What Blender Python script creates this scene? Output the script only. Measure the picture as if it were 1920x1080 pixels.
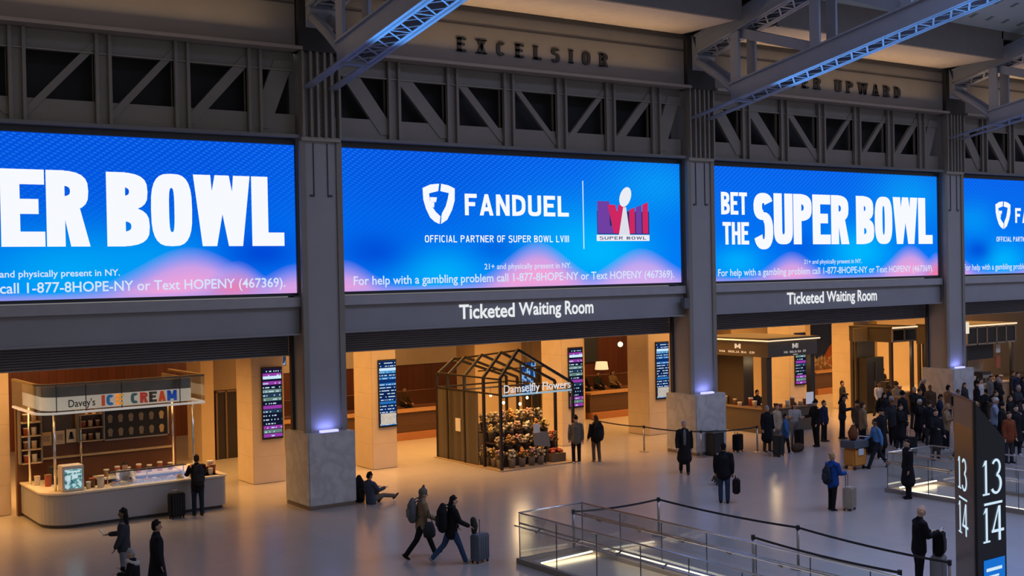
import bpy, bmesh, math, random
from mathutils import Vector, Matrix
for o in list(bpy.data.objects): bpy.data.objects.remove(o)
S = bpy.context.scene
COL = S.collection
random.seed(7)
PI = math.pi
# ------------------------------------------------------------------ camera
yaw, pit, rol = 0.613057, -0.012377, -0.019393
f = Vector((math.sin(yaw)*math.cos(pit), math.cos(yaw)*math.cos(pit), math.sin(pit)))
r = Vector((math.cos(yaw), -math.sin(yaw), 0)); u = r.cross(f)
r2 = r*math.cos(rol)+u*math.sin(rol); u2 = -r*math.sin(rol)+u*math.cos(rol)
cd = bpy.data.cameras.new('camera'); cam = bpy.data.objects.new('camera', cd); COL.objects.link(cam)
cam.matrix_world = Matrix(((r2.x, u2.x, -f.x, 0), (r2.y, u2.y, -f.y, 0), (r2.z, u2.z, -f.z, 6.9), (0, 0, 0, 1)))
cd.sensor_width = 36; cd.lens = 36*2260.33/1920; cd.clip_end = 300; cd.clip_start = .1
S.camera = cam
# ------------------------------------------------------------------ view, world, big lights
S.view_settings.view_transform = 'Standard'; S.view_settings.look = 'None'
S.view_settings.gamma = 1; S.view_settings.use_curve_mapping = False
S.view_settings.exposure = 0
W = bpy.data.worlds.new('dusk'); S.world = W; W.use_nodes = True
bg = W.node_tree.nodes['Background']; bg.inputs[0].default_value = (.47, .45, .46, 1); bg.inputs[1].default_value = .41
def area(name, loc, rot, sx, sy, col, e, spread=PI):
    l = bpy.data.lights.new(name, 'AREA'); l.shape = 'RECTANGLE'; l.size = sx; l.size_y = sy; l.color = col; l.energy = e; l.spread = spread
    o = bpy.data.objects.new(name, l); COL.objects.link(o); o.location = loc; o.rotation_euler = rot
    return o
WARM = (1, .50, .14)
area('skylight_dusk', (46, 13, 24), (0, 0, 0), 62, 16, (.46, .57, 1), 12000)
for i, cx in enumerate((8.3, 24.0, 39.7, 55.3)):
    area('concourse_ceiling_light', (cx, 39.0, 4.95), (0, 0, 0), 13, 8.2, WARM, 1700, math.radians(125))
    area('lounge_ceiling_light', (cx, 48.0, 5.0), (math.radians(35), 0, 0), 10, 3, (1, .55, .22), 420)
    area('cove_light', (cx, 32.3, 13.85), (math.radians(207), 0, 0), 12.5, .25, (1, .66, .36), 105)
# ------------------------------------------------------------------ materials
MATS = {}
def mat(name, col, rough=.6, metal=0, emit=None, es=0, var=.12, scale=3, bump=0, alpha=None, spec=None):
    if name in MATS: return MATS[name]
    m = bpy.data.materials.new(name); m.use_nodes = True; t = m.node_tree; b = t.nodes['Principled BSDF']
    b.inputs['Roughness'].default_value = rough; b.inputs['Metallic'].default_value = metal
    if spec is not None: b.inputs['Specular IOR Level'].default_value = spec
    tc = t.nodes.new('ShaderNodeTexCoord'); nz = t.nodes.new('ShaderNodeTexNoise'); nz.inputs['Scale'].default_value = scale; nz.inputs['Detail'].default_value = 4
    t.links.new(tc.outputs['Object'], nz.inputs['Vector'])
    mx = t.nodes.new('ShaderNodeMix'); mx.data_type = 'RGBA'
    mx.inputs[6].default_value = (*[c*(1-var) for c in col], 1); mx.inputs[7].default_value = (*[min(1, c*(1+var)) for c in col], 1)
    t.links.new(nz.outputs['Fac'], mx.inputs[0]); t.links.new(mx.outputs[2], b.inputs['Base Color'])
    if bump:
        bp = t.nodes.new('ShaderNodeBump'); bp.inputs['Strength'].default_value = bump; bp.inputs['Distance'].default_value = .02
        t.links.new(nz.outputs['Fac'], bp.inputs['Height']); t.links.new(bp.outputs['Normal'], b.inputs['Normal'])
    if emit: b.inputs['Emission Color'].default_value = (*emit, 1); b.inputs['Emission Strength'].default_value = es
    MATS[name] = m; return m
def emat(name, col, s=1):
    if name in MATS: return MATS[name]
    m = bpy.data.materials.new(name); m.use_nodes = True; t = m.node_tree; t.nodes.clear()
    e = t.nodes.new('ShaderNodeEmission'); e.inputs[0].default_value = (*col, 1); e.inputs[1].default_value = s
    o = t.nodes.new('ShaderNodeOutputMaterial'); t.links.new(e.outputs[0], o.inputs[0]); MATS[name] = m; return m
class NT:
    def __init__(s, name):
        s.m = bpy.data.materials.new(name); s.m.use_nodes = True; s.t = s.m.node_tree; MATS[name] = s.m
        s.b = s.t.nodes['Principled BSDF']
        tc = s.t.nodes.new('ShaderNodeTexCoord'); s.co = tc.outputs['Object']
        sp = s.t.nodes.new('ShaderNodeSeparateXYZ'); s.t.links.new(s.co, sp.inputs[0]); s.x, s.y, s.z = sp.outputs
    def put(s, inp, v):
        if hasattr(v, 'is_linked') or isinstance(v, bpy.types.NodeSocket): s.t.links.new(v, inp)
        else: inp.default_value = v
    def math(s, op, a, b=None, c=None, clamp=False):
        n = s.t.nodes.new('ShaderNodeMath'); n.operation = op; n.use_clamp = clamp
        for i, v in enumerate((a, b, c)):
            if v is not None: s.put(n.inputs[i], v)
        return n.outputs[0]
    def mix(s, fac, a, b, mode='MIX'):
        n = s.t.nodes.new('ShaderNodeMix'); n.data_type = 'RGBA'; n.blend_type = mode
        s.put(n.inputs[0], fac)
        for i, v in ((6, a), (7, b)): s.put(n.inputs[i], (*v, 1) if isinstance(v, tuple) else v)
        return n.outputs[2]
    def noise(s, scale, detail=3, vec=None):
        n = s.t.nodes.new('ShaderNodeTexNoise'); n.inputs['Scale'].default_value = scale; n.inputs['Detail'].default_value = detail
        s.t.links.new(vec or s.co, n.inputs['Vector']); return n.outputs['Fac']
    def white(s, x, y=0.0):
        c = s.t.nodes.new('ShaderNodeCombineXYZ'); s.put(c.inputs[0], x); s.put(c.inputs[1], y)
        n = s.t.nodes.new('ShaderNodeTexWhiteNoise'); s.t.links.new(c.outputs[0], n.inputs['Vector']); return n.outputs['Value']
    def gauss(s, x, c, w):
        d = s.math('DIVIDE', s.math('SUBTRACT', x, c), w)
        return s.math('POWER', 2.71828, s.math('MULTIPLY', s.math('MULTIPLY', d, d), -1.0))
    def emission(s, col, k=1.0):
        s.t.nodes.remove(s.b); e = s.t.nodes.new('ShaderNodeEmission'); s.put(e.inputs[0], col); e.inputs[1].default_value = k
        s.t.links.new(e.outputs[0], [n for n in s.t.nodes if n.type == 'OUTPUT_MATERIAL'][0].inputs[0]); return s.m
steel = mat('painted_steel', (.21, .188, .158), .55, .05, scale=1.2)
steel_lt = mat('light_steel_edge', (.30, .26, .21), .5, .2)
steel_blue_cast = mat('truss_steel_blue_cast', (.22, .245, .30), .5, .05, scale=1.5)  # blue light of the screens is mixed into the truss colour
steel_dk = mat('dark_steel', (.05, .05, .055), .5, .2)
frieze_m = mat('frieze_plate', (.19, .18, .172), .6, .1, scale=.8)
void_m = mat('dark_louvre', (.012, .012, .013), .7)
black = mat('black_paint', (.012, .012, .014), .5)
header_m = mat('header_steel', (.27, .265, .275), .5, .0, scale=1)
slat_m = mat('slat_metal', (.20, .21, .24), .45, .1)
chrome = mat('polished_chrome', (.75, .74, .72), .15, .95)
white_l = emat('white_screen_text', (.93, .95, 1), 1)
glass = bpy.data.materials.new('clear_glass'); glass.use_nodes = True
_t = glass.node_tree; _t.nodes.clear(); _o = _t.nodes.new('ShaderNodeOutputMaterial'); _tr = _t.nodes.new('ShaderNodeBsdfTransparent'); _gl = _t.nodes.new('ShaderNodeBsdfGlossy'); _gl.inputs['Roughness'].default_value = .05
_tr.inputs[0].default_value = (.93, .95, .95, 1); _mx = _t.nodes.new('ShaderNodeMixShader'); _fr = _t.nodes.new('ShaderNodeLayerWeight'); _fr.inputs[0].default_value = .25
_mm = _t.nodes.new('ShaderNodeMath'); _mm.operation = 'MULTIPLY_ADD'; _mm.inputs[1].default_value = .35; _mm.inputs[2].default_value = .04
_t.links.new(_fr.outputs['Fresnel'], _mm.inputs[0]); _t.links.new(_mm.outputs[0], _mx.inputs[0]); _t.links.new(_tr.outputs[0], _mx.inputs[1]); _t.links.new(_gl.outputs[0], _mx.inputs[2]); _t.links.new(_mx.outputs[0], _o.inputs[0])
MATS['clear_glass'] = glass
def marble():
    n = NT('grey_veined_marble'); a = n.noise(1.1, 6); v = n.math('ABSOLUTE', n.math('SUBTRACT', n.noise(1.7, 8), .5))
    v = n.math('MULTIPLY', v, 9.0, clamp=True)
    c = n.mix(a, (.44, .425, .41), (.52, .50, .48)); c = n.mix(v, (.38, .365, .35), c)
    n.put(n.b.inputs['Base Color'], c); n.b.inputs['Roughness'].default_value = .35; return n.m
marble_m = marble()
def floor_mat():
    n = NT('polished_stone_floor'); J = 1.56
    qx = n.math('DIVIDE', n.x, J); qy = n.math('DIVIDE', n.y, J)
    wv = n.white(n.math('FLOOR', qx), n.math('FLOOR', qy))
    jt = n.math('MAXIMUM', n.math('LESS_THAN', n.math('FRACT', qx), .008), n.math('LESS_THAN', n.math('FRACT', qy), .008))
    c = n.mix(wv, (.36, .325, .30), (.33, .30, .28)); c = n.mix(n.math('MULTIPLY', n.noise(.5, 5), .7), c, (.32, .29, .27)); c = n.mix(n.math('MULTIPLY', jt, .35), c, (.22, .2, .18)); n.put(n.b.inputs['Base Color'], c)
    n.put(n.b.inputs['Roughness'], n.math('MULTIPLY_ADD', n.noise(1.2, 3), .08, .17)); n.b.inputs['Specular IOR Level'].default_value = .7; return n.m
floor_m = floor_mat()
def wood_mat(name, c1, c2, w=.18, axis='x', rough=.45):
    n = NT(name); q = n.math('FLOOR', n.math('DIVIDE', getattr(n, axis), w)); wv = n.white(q)
    gap = n.math('LESS_THAN', n.math('FRACT', n.math('DIVIDE', getattr(n, axis), w)), .08)
    c = n.mix(wv, c1, c2); c = n.mix(n.math('MULTIPLY', n.noise(6, 5), .5), c, tuple(k*.6 for k in c1)); c = n.mix(n.math('MULTIPLY', gap, .6), c, (.02, .01, .006))
    n.put(n.b.inputs['Base Color'], c); n.b.inputs['Roughness'].default_value = rough; return n.m
def limestone():
    n = NT('limestone'); c = n.mix(n.noise(2, 4), (.50, .40, .29), (.62, .50, .37)); j = n.math('LESS_THAN', n.math('FRACT', n.math('DIVIDE', n.z, .9)), .014)
    n.put(n.b.inputs['Base Color'], n.mix(n.math('MULTIPLY', j, .6), c, (.3, .24, .17))); n.b.inputs['Roughness'].default_value = .5; return n.m
stone_w = limestone()
redwood = wood_mat('red_brown_wood', (.13, .031, .011), (.17, .043, .015), .35)
brownwood = wood_mat('brown_wood', (.066, .030, .014), (.092, .042, .019), .12, 'z')
# ------------------------------------------------------------------ mesh helpers
class MB:
    def __init__(s): s.v = []; s.f = []
    def add(s, vs, fs):
        k = len(s.v); s.v += [tuple(v) for v in vs]; s.f += [tuple(i+k for i in q) for q in fs]; return s
    def box(s, x0, x1, y0, y1, z0, z1):
        return s.add([(x, y, z) for x in (x0, x1) for y in (y0, y1) for z in (z0, z1)], [(0, 1, 3, 2), (4, 6, 7, 5), (0, 4, 5, 1), (2, 3, 7, 6), (0, 2, 6, 4), (1, 5, 7, 3)])
    def bar(s, p, q, w, h, up=(0, 0, 1)):
        p = Vector(p); q = Vector(q); d = (q-p).normalized(); up = Vector(up)
        if abs(d.dot(up)) > .99: up = Vector((0, 1, 0))
        a = d.cross(up).normalized(); b = a.cross(d)
        vs = [c+a*i*w/2+b*j*h/2 for c in (p, q) for i in (-1, 1) for j in (-1, 1)]
        return s.add(vs, [(0, 1, 3, 2), (4, 6, 7, 5), (0, 4, 5, 1), (2, 3, 7, 6), (0, 2, 6, 4), (1, 5, 7, 3)])
    def prism(s, poly, a, b, plane='xz'):           # polygon extruded between a and b along the third axis
        def P(x, y, t): return (x, t, y) if plane == 'xz' else (x, y, t) if plane == 'xy' else (t, x, y)
        n = len(poly); vs = [P(x, y, a) for x, y in poly]+[P(x, y, b) for x, y in poly]
        return s.add(vs, [tuple(range(n)), tuple(range(2*n-1, n-1, -1))]+[(i, i+n, (i+1) % n+n, (i+1) % n) for i in range(n)])
    def face(s, vs): return s.add(vs, [tuple(range(len(vs)))])
    def chain(s, pts, rads, n=10, ref=(1, 0, 0), cap=True):
        pts = [Vector(p) for p in pts]; rads = [x if isinstance(x, tuple) else (x, x) for x in rads]
        if cap:
            d0 = (pts[0]-pts[1]).normalized(); d1 = (pts[-1]-pts[-2]).normalized()
            a = min(rads[0]); b = min(rads[-1])
            pts = [pts[0]+d0*a*.85, pts[0]+d0*a*.5]+pts+[pts[-1]+d1*b*.5, pts[-1]+d1*b*.85]
            sc = lambda q, k: (q[0]*k, q[1]*k)
            rads = [sc(rads[0], .35), sc(rads[0], .8)]+rads+[sc(rads[-1], .8), sc(rads[-1], .35)]
        ref = Vector(ref); vs = []; fs = []; m = len(pts)
        for i, p in enumerate(pts):
            d = (pts[min(i+1, m-1)]-pts[max(i-1, 0)]).normalized()
            a = ref-d*ref.dot(d)
            if a.length < .1: a = Vector((0, 0, 1))-d*d.z
            if a.length < .1: a = Vector((0, 1, 0))
            a.normalize(); b = d.cross(a)
            for k in range(n):
                t = 2*PI*k/n; vs.append(p+a*math.cos(t)*rads[i][0]+b*math.sin(t)*rads[i][1])
        for i in range(m-1):
            for k in range(n): fs.append((i*n+k, i*n+(k+1) % n, (i+1)*n+(k+1) % n, (i+1)*n+k))
        fs += [tuple(range(n-1, -1, -1)), tuple(range((m-1)*n, m*n))]
        return s.add(vs, fs)
    def tube(s, pts, r, n=8): return s.chain(pts, [r]*len(pts), n, cap=False, ref=(0, 0, 1))
    def cyl(s, x, y, z0, z1, r, r1=None, n=16): return s.chain([(x, y, z0), (x, y, z1)], [r, r if r1 is None else r1], n, cap=False)
    def lathe(s, prof, x=0, y=0, z=0, n=14):
        vs = [(x+r*math.cos(2*PI*k/n), y+r*math.sin(2*PI*k/n), z+h) for r, h in prof for k in range(n)]; m = len(prof)
        fs = [(i*n+k, i*n+(k+1) % n, (i+1)*n+(k+1) % n, (i+1)*n+k) for i in range(m-1) for k in range(n)]
        return s.add(vs, fs+[tuple(range(n-1, -1, -1)), tuple(range((m-1)*n, m*n))])
    def ball(s, c, rx, ry, rz, n=10, m=7):
        vs = []; fs = []
        for i in range(1, m):
            a = PI*i/m
            for k in range(n): t = 2*PI*k/n; vs.append((c[0]+rx*math.sin(a)*math.cos(t), c[1]+ry*math.sin(a)*math.sin(t), c[2]-rz*math.cos(a)))
        lo = len(vs); vs += [(c[0], c[1], c[2]-rz), (c[0], c[1], c[2]+rz)]
        for i in range(m-2):
            for k in range(n): fs.append((i*n+k, i*n+(k+1) % n, (i+1)*n+(k+1) % n, (i+1)*n+k))
        for k in range(n): fs.append((lo, (k+1) % n, k)); fs.append((lo+1, (m-2)*n+k, (m-2)*n+(k+1) % n))
        return s.add(vs, fs)
    def xf(s, M): s.v = [tuple(M @ Vector(v)) for v in s.v]; return s
    def build(s, name, m, parent=None, smooth=False, bevel=0, at=None):
        off = Vector(at) if at else (wloc(parent) if parent else Vector())
        me = bpy.data.meshes.new(name); me.from_pydata([tuple(Vector(v)-off) for v in s.v], [], s.f); me.update()
        o = bpy.data.objects.new(name, me); COL.objects.link(o)
        if parent: o.parent = parent
        elif at: o.location = off
        if at and parent: o.location = off-wloc(parent)
        if m: me.materials.append(m)
        bm = bmesh.new(); bm.from_mesh(me); bmesh.ops.recalc_face_normals(bm, faces=bm.faces)
        if bevel: bmesh.ops.bevel(bm, geom=list(bm.edges), offset=bevel, segments=2, affect='EDGES', clamp_overlap=True)
        bm.to_mesh(me); bm.free()
        if smooth:
            for p in me.polygons: p.use_smooth = True
        return o
def wloc(o):
    v = Vector()
    while o: v += o.location; o = o.parent
    return v
def tag(o, label=None, cat=None, group=None, kind=None):
    for k, v in (('label', label), ('category', cat), ('group', group), ('kind', kind)):
        if v: o[k] = v
    return o
def thing(name, loc, label, cat, group=None):
    o = bpy.data.objects.new(name, None); COL.objects.link(o); o.location = loc; o.empty_display_size = .2
    return tag(o, label, cat, group)
def struct(mb, name, m, **k): return tag(mb.build(name, m, **k), kind='structure')
def dup(root, loc, label=None, rz=None, group=None, sc=None):
    c = root.copy(); COL.objects.link(c); c.location = loc
    if label: c['label'] = label
    if group: c['group'] = group
    if rz is not None: c.rotation_euler.z = rz
    if sc: c.scale = (sc, sc, sc)
    for ch in root.children:
        d = ch.copy(); COL.objects.link(d); d.parent = c
        for g in ch.children: e = g.copy(); COL.objects.link(e); e.parent = d
    return c
def setmat(o, m):
    o.material_slots[0].link = 'OBJECT'; o.material_slots[0].material = m
# ------------------------------------------------------------------ lettering
def ring(cx, cz, rx, rz, tv, th, a0, a1, n=14, p=2.6):
    out = []
    def pt(a, rx, rz):
        c, q = math.cos(a), math.sin(a); return (cx+rx*math.copysign(abs(c)**(2/p), c), cz+rz*math.copysign(abs(q)**(2/p), q))
    for i in range(n):
        a = math.radians(a0+(a1-a0)*i/n); b = math.radians(a0+(a1-a0)*(i+1)/n)
        out.append([pt(a, rx, rz), pt(b, rx, rz), pt(b, rx-tv, rz-th), pt(a, rx-tv, rz-th)])
    return out
def strip(pts, w):
    out = []
    for i, (p, q) in enumerate(zip(pts, pts[1:])):
        d = Vector((q[0]-p[0], q[1]-p[1])).normalized()*.5; n = Vector((-d.y, d.x))*w
        out.append([(p[0]+n.x, p[1]+n.y), (q[0]+n.x, q[1]+n.y), (q[0]-n.x, q[1]-n.y), (p[0]-n.x, p[1]-n.y)])
    return out
def R4(x0, z0, x1, z1): return [(x0, z0), (x1, z0), (x1, z1), (x0, z1)]
def glyph(c, w, t, h):
    """polygons of one capital letter in a w x 1 box, stem t, bar h"""
    st = [R4(0, 0, t, 1)]
    if c in 'EFL':
        g = st[:]
        if c in 'EL': g.append(R4(0, 0, w, h))
        if c in 'EF': g += [R4(0, 1-h, w, 1), R4(0, .52-h/2, w*.86, .52+h/2)]
        return g
    if c == 'I': return st
    if c == 'T': return [R4(0, 1-h, w, 1), R4(w/2-t/2, 0, w/2+t/2, 1)]
    if c == 'H': return [R4(0, 0, t, 1), R4(w-t, 0, w, 1), R4(0, .5-h/2, w, .5+h/2)]
    if c == 'O': return ring(w/2, .5, w/2, .5, t, h, 0, 360, 28, 3)
    if c == 'C': return ring(w/2, .5, w/2, .5, t, h, 42, 318, 22, 2.6)
    if c == 'D': return st+ring(t/2, .5, w-t/2, .5, t, h, -90, 90, 16, 3)
    if c in 'PR':
        g = st+ring(t/2, .73, w-t/2, .27, t, h, -90, 90, 12, 3)
        if c == 'R': g.append([(w*.38, .5), (w*.38+t*.95, .5), (w+t*.06, 0), (w-t*1.0, 0)])
        return g
    if c == 'B': return st+ring(t/2, .74, w-t/2-.02, .26, t, h, -90, 90, 12, 3)+ring(t/2, .27, w-t/2, .27, t, h, -90, 90, 12, 3)
    if c == 'U': return [R4(0, .3, t, 1), R4(w-t, .3, w, 1)]+ring(w/2, .3, w/2, .3, t, h, 180, 360, 14, 2.8)
    if c == 'S': return ring(w/2, .735, w/2, .265, t, h, 20, 270, 16, 2.4)+ring(w/2, .265+h*.0, w/2, .265+h/2+.0, t, h, 90, -160, 16, 2.4)
    if c == 'A': return [[(0, 0), (t, 0), (w/2+t*.45, 1), (w/2-t*.45, 1)], [(w-t, 0), (w, 0), (w/2+t*.45, 1), (w/2-t*.45, 1)], R4(w*.22, .2, w*.78, .2+h)]
    if c == 'V': return [[(0, 1), (t, 1), (w/2+t*.45, 0), (w/2-t*.45, 0)], [(w-t, 1), (w, 1), (w/2+t*.45, 0), (w/2-t*.45, 0)]]
    if c == 'W':
        a, b, k = w*.27, w*.73, t*.42
        return [[(0, 1), (t, 1), (a+k, 0), (a-k, 0)], [(w/2-k, 1), (w/2+k, 1), (a+k, 0), (a-k, 0)], [(w/2-k, 1), (w/2+k, 1), (b+k, 0), (b-k, 0)], [(w-t, 1), (w, 1), (b+k, 0), (b-k, 0)]]
    if c == 'N': return [R4(0, 0, t, 1), R4(w-t, 0, w, 1), [(0, 1), (t*1.1, 1), (w, 0), (w-t*1.1, 0)]]
    if c == 'M': return [R4(0, 0, t, 1), R4(w-t, 0, w, 1), [(0, 1), (t, 1), (w/2+t*.4, .2), (w/2-t*.4, .2)], [(w-t, 1), (w, 1), (w/2+t*.4, .2), (w/2-t*.4, .2)]]
    if c == 'X': return [[(0, 0), (t, 0), (w, 1), (w-t, 1)], [(0, 1), (t, 1), (w, 0), (w-t, 0)]]
    return []
WID = {'I': None, 'W': 1.5, 'M': 1.35, 'T': .95, 'L': .88, 'E': .9, 'F': .86}
WIDE = {'W': 1.45, 'L': .86}
def letters(s, x0, x1, z0, z1, t=.16, h=.16, gap=.06, space=.25, w=.5, serif=0, wide=False, split=False):
    """block capitals filling the box; t,h,gap,w in letter heights"""
    polys = []; x = 0
    for c in s:
        if c == ' ': x += space; continue
        cw = t if c == 'I' else w*(WIDE if wide else WID).get(c, 1)
        g = glyph(c, cw, t, h)
        if serif:
            e = serif
            for zz in (0, 1-.07): 
                if c in 'EFLIPRBDH': g.append(R4(-e, zz, t+e, zz+.07))
                if c in 'HXAUW' and not (c == 'A' and zz) and not (c in 'UW' and not zz): g += [R4(-e, zz, t+e, zz+.07), R4(cw-t-e, zz, cw+e, zz+.07)]
        polys.append([[(px+x, pz) for px, pz in q] for q in g]); x += cw+gap
    x -= gap; k = (x1-x0)/x; hh = z1-z0
    polys = [[[(x0+px*k, z0+pz*hh) for px, pz in q] for q in l] for l in polys]
    return polys if split else [q for l in polys for q in l]
def put_polys(polys, name, m, y, parent, depth=0):
    b = MB()
    for q in polys:
        if depth: b.prism(q, y, y-depth)
        else: b.face([(x, y, z) for x, z in q])
    return b.build(name, m, parent)
_tc = {}
def text_polys(s, bold=0, res=3):
    if (s, bold) in _tc: return _tc[s, bold]
    c = bpy.data.curves.new('tmp_text', 'FONT'); c.body = s; c.offset = bold; c.resolution_u = res
    o = bpy.data.objects.new('tmp_text', c); COL.objects.link(o); bpy.context.view_layer.update()
    me = bpy.data.meshes.new_from_object(o.evaluated_get(bpy.context.evaluated_depsgraph_get()))
    vs = [(v.co.x, v.co.y) for v in me.vertices]; ps = [[vs[i] for i in p.vertices] for p in me.polygons]
    bpy.data.objects.remove(o); bpy.data.curves.remove(c); bpy.data.meshes.remove(me)
    _tc[s, bold] = ps; return ps
def fit_text(s, x0, x1, z0, z1, bold=0):
    ps = text_polys(s, bold); X = [p[0] for q in ps for p in q]; Z = [p[1] for q in ps for p in q]
    a, b, c, d = min(X), max(X), min(Z), max(Z)
    return [[(x0+(x-a)/(b-a)*(x1-x0), z0+(z-c)/(d-c)*(z1-z0)) for x, z in q] for q in ps]
# ------------------------------------------------------------------ bays
CX = [.55, 16.2, 31.85, 47.5, 63.15]
ORD = ['leftmost', 'middle', 'right', 'far right']
BAYN = ['left end bay', 'bay with the flower stall', 'bay with the bakery kiosk', 'far right bay']
# ------------------------------------------------------------------ setting: floor, ceilings, walls
struct(MB().box(-12, 95, -6, 60, -.3, 0), 'floor', floor_m)
b = MB().box(-12, 95, 33.75, 60, 5.16, 5.4)
struct(b, 'ceiling', mat('concourse_ceiling', (.30, .26, .22), .8))
beige = mat('ceiling_panel_beige', (.50, .42, .34), .8); fasc = mat('ceiling_fascia', (.16, .14, .125), .7)
for k in range(4):
    a, c = CX[k]+1.0, CX[k+1]-1.0
    struct(MB().box(a, c, 29.9, 33.2, 15.58, 15.8), 'ceiling', beige)
    struct(MB().box(a, c, 29.75, 29.9, 15.55, 16.75), 'trim_1', fasc)
    for s0, s1 in ((a-.1, a), (c, c+.1)): struct(MB().box(s0, s1, 29.75, 33.3, 15.58, 17.0), 'trim_1', fasc)
    struct(MB().box(c, c+2.0, 29.75, 33.4, 17.0, 17.15), 'ceiling', fasc); struct(MB().box(c+.1, c+1.9, 33.3, 33.4, 15.6, 17.0), 'wall_back', fasc); struct(MB().box(c, c+2.0, 29.75, 29.9, 16.4, 17.0), 'trim_1', fasc)
n = NT('perforated_skylight_panel'); q = n.noise(1.4, 4); fx = n.math('FRACT', n.math('MULTIPLY', n.x, .9)); fy = n.math('FRACT', n.math('MULTIPLY', n.y, .9))
dd = n.math('MULTIPLY', n.math('LESS_THAN', fx, .22), n.math('LESS_THAN', fy, .3))
n.put(n.b.inputs['Base Color'], n.mix(n.math('MULTIPLY', dd, .8), n.mix(q, (.55, .54, .55), (.45, .55, .52)), (.10, .15, .15)))
for k in range(4):
    a, c = CX[k], CX[k+1]
    b = MB().add([(a, 29.85, 16.7), (c, 29.85, 16.7), (c, 20, 19.6), (a, 20, 19.6), (a, 29.85, 16.85), (c, 29.85, 16.85), (c, 20, 19.75), (a, 20, 19.75)], [(0, 1, 2, 3), (7, 6, 5, 4), (0, 4, 5, 1), (2, 6, 7, 3), (0, 3, 7, 4), (1, 5, 6, 2)])
    struct(b, 'ceiling', n.m)
beige_w = mat('warm_plaster', (.55, .42, .27), .7, scale=1)
ochre = mat('ochre_lintel', (.62, .30, .05), .6); tan_p = mat('tan_panel', (.22, .16, .105), .55)
struct(MB().box(-12, 95, 52.0, 52.3, 0, 5.16), 'wall_back', redwood)
for a, c in ((20.5, 36.5), (58, 66)): struct(MB().box(a, c, 51.9, 51.98, 2.45, 5.16), 'trim_light_wash', beige_w)  # beige strips paint the wash of light up the red wood wall
blue_p = mat('deep_blue_wall', (.012, .03, .10), .6)
struct(MB().box(40.0, 42.2, 51.85, 51.98, 1.9, 5.16), 'trim_3', mat('slate_panel', (.03, .033, .04), .6))
CORES = [(16.5, 19.3, 17.0, 18.6), (28.9, 35.0, 31.4, 33.1), (44.6, 50.6, None, None), (56.2, 63, None, None), (64.5, 72, None, None)]
for i, (a, c, d0, d1) in enumerate(CORES):
    if d0:
        for x0, x1 in ((a, d0), (d1, c)): struct(MB().box(x0, x1, 44.0, 45.5, 0, 5.16), 'wall_back', beige_w)
        struct(MB().box(d0, d1, 44.25, 45.5, 0, 5.16), 'wall_back', tan_p)
        struct(MB().box(d0, d1, 43.98, 44.25, 4.15, 5.16), 'trim_4', ochre)
        struct(MB().box(d0, d1, 44.05, 44.25, 2.65, 4.15), 'trim_5', tan_p)
        d = MB().box(d0+.1, d1-.1, 44.12, 44.2, 0.02, 2.6)
        dr = tag(d.build('door_%d' % (i+1), mat('dark_bronze_door', (.03, .022, .016), .35, .3)), kind='structure')
        fr = MB()
        for xx in (d0+.14, (d0+d1)/2-.28, (d0+d1)/2+.28, d1-.14): fr.box(xx-.035, xx+.035, 44.07, 44.13, .02, 2.6)
        fr.box(d0+.1, d1-.1, 44.07, 44.13, 2.55, 2.63); fr.build('door_frame', mat('bronze_frame', (.17, .12, .075), .4, .5), dr)
    else: struct(MB().box(a, c, 44.0, 45.5, 0, 5.16), 'wall_back', beige_w)
# lounge: stepped wooden partitions and long benches beyond the concourse
def lounge(x0, x1, lab, lab2):
    p = thing('wooden_partition', ((x0+x1)/2, 44, 0), lab, 'partition', 'low wooden partitions of the lounge')
    MB().box(x0, x1, 43.9, 44.3, .3, 1.15).build('panel', brownwood, p)
    MB().box(x0, x1, 43.8, 44.45, 1.15, 1.24).build('cap_rail', mat('pale_wood_rail', (.36, .19, .08), .4), p)
    MB().box(x0, x1, 43.7, 44.3, 0, .3).build('plinth_step', mat('step_red_brown', (.28, .11, .045), .5), p)
    if not lab2: return
    t = thing('lounge_bench', ((x0+x1)/2, 46, 0), lab2, 'bench', 'long lounge benches')
    MB().box(x0+.3, x1-.3, 45.7, 46.6, .0, .95).build('base', brownwood, t)
    MB().box(x0+.3, x1-.3, 45.6, 46.5, .95, 1.15).build('seat', mat('orange_leather', (.13, .045, .02), .5), t)
    MB().box(x0+.3, x1-.3, 46.5, 46.75, .9, 1.75).build('backrest', mat('orange_leather', (.13, .045, .02)), t)
lounge(19.5, 28.7, 'low brown wooden partition behind the flower stall', 'long brown bench behind the partition near the flower stall')
lounge(35.2, 44.4, 'low brown wooden partition right of the flower stall customers', 'long red-brown bench seen beyond the two flower stall customers')
lounge(50.8, 54.0, 'low pale wooden partition right of the bakery kiosk', None)
# pendant globe lights in the lounge
for i, (x, y, z, lab) in enumerate(((22.0, 46, 3.35, 'glowing globe lamp just right of the left column above the lounge'), (26.6, 47.4, 3.15, 'glowing globe lamp behind the roof of the flower stall'), (41.0, 48.5, 3.05, 'glowing globe lamp in the lounge right of the flower stall'), (24.6, 47, 3.75, 'glowing globe lamp right of the blue departure board near the left column'))):
    t = thing('globe_lamp', (x, y, z), lab, 'lamp', 'lounge globe lamps')
    MB().ball((x, y, z), .14, .14, .14, 12, 9).build('globe', emat('globe_glow', (1, .78, .45), 2.2), t, smooth=True)
    MB().tube([(x, y, z+.15), (x, y, 5.16)], .015, 6).build('rod', steel_dk, t)
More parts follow.
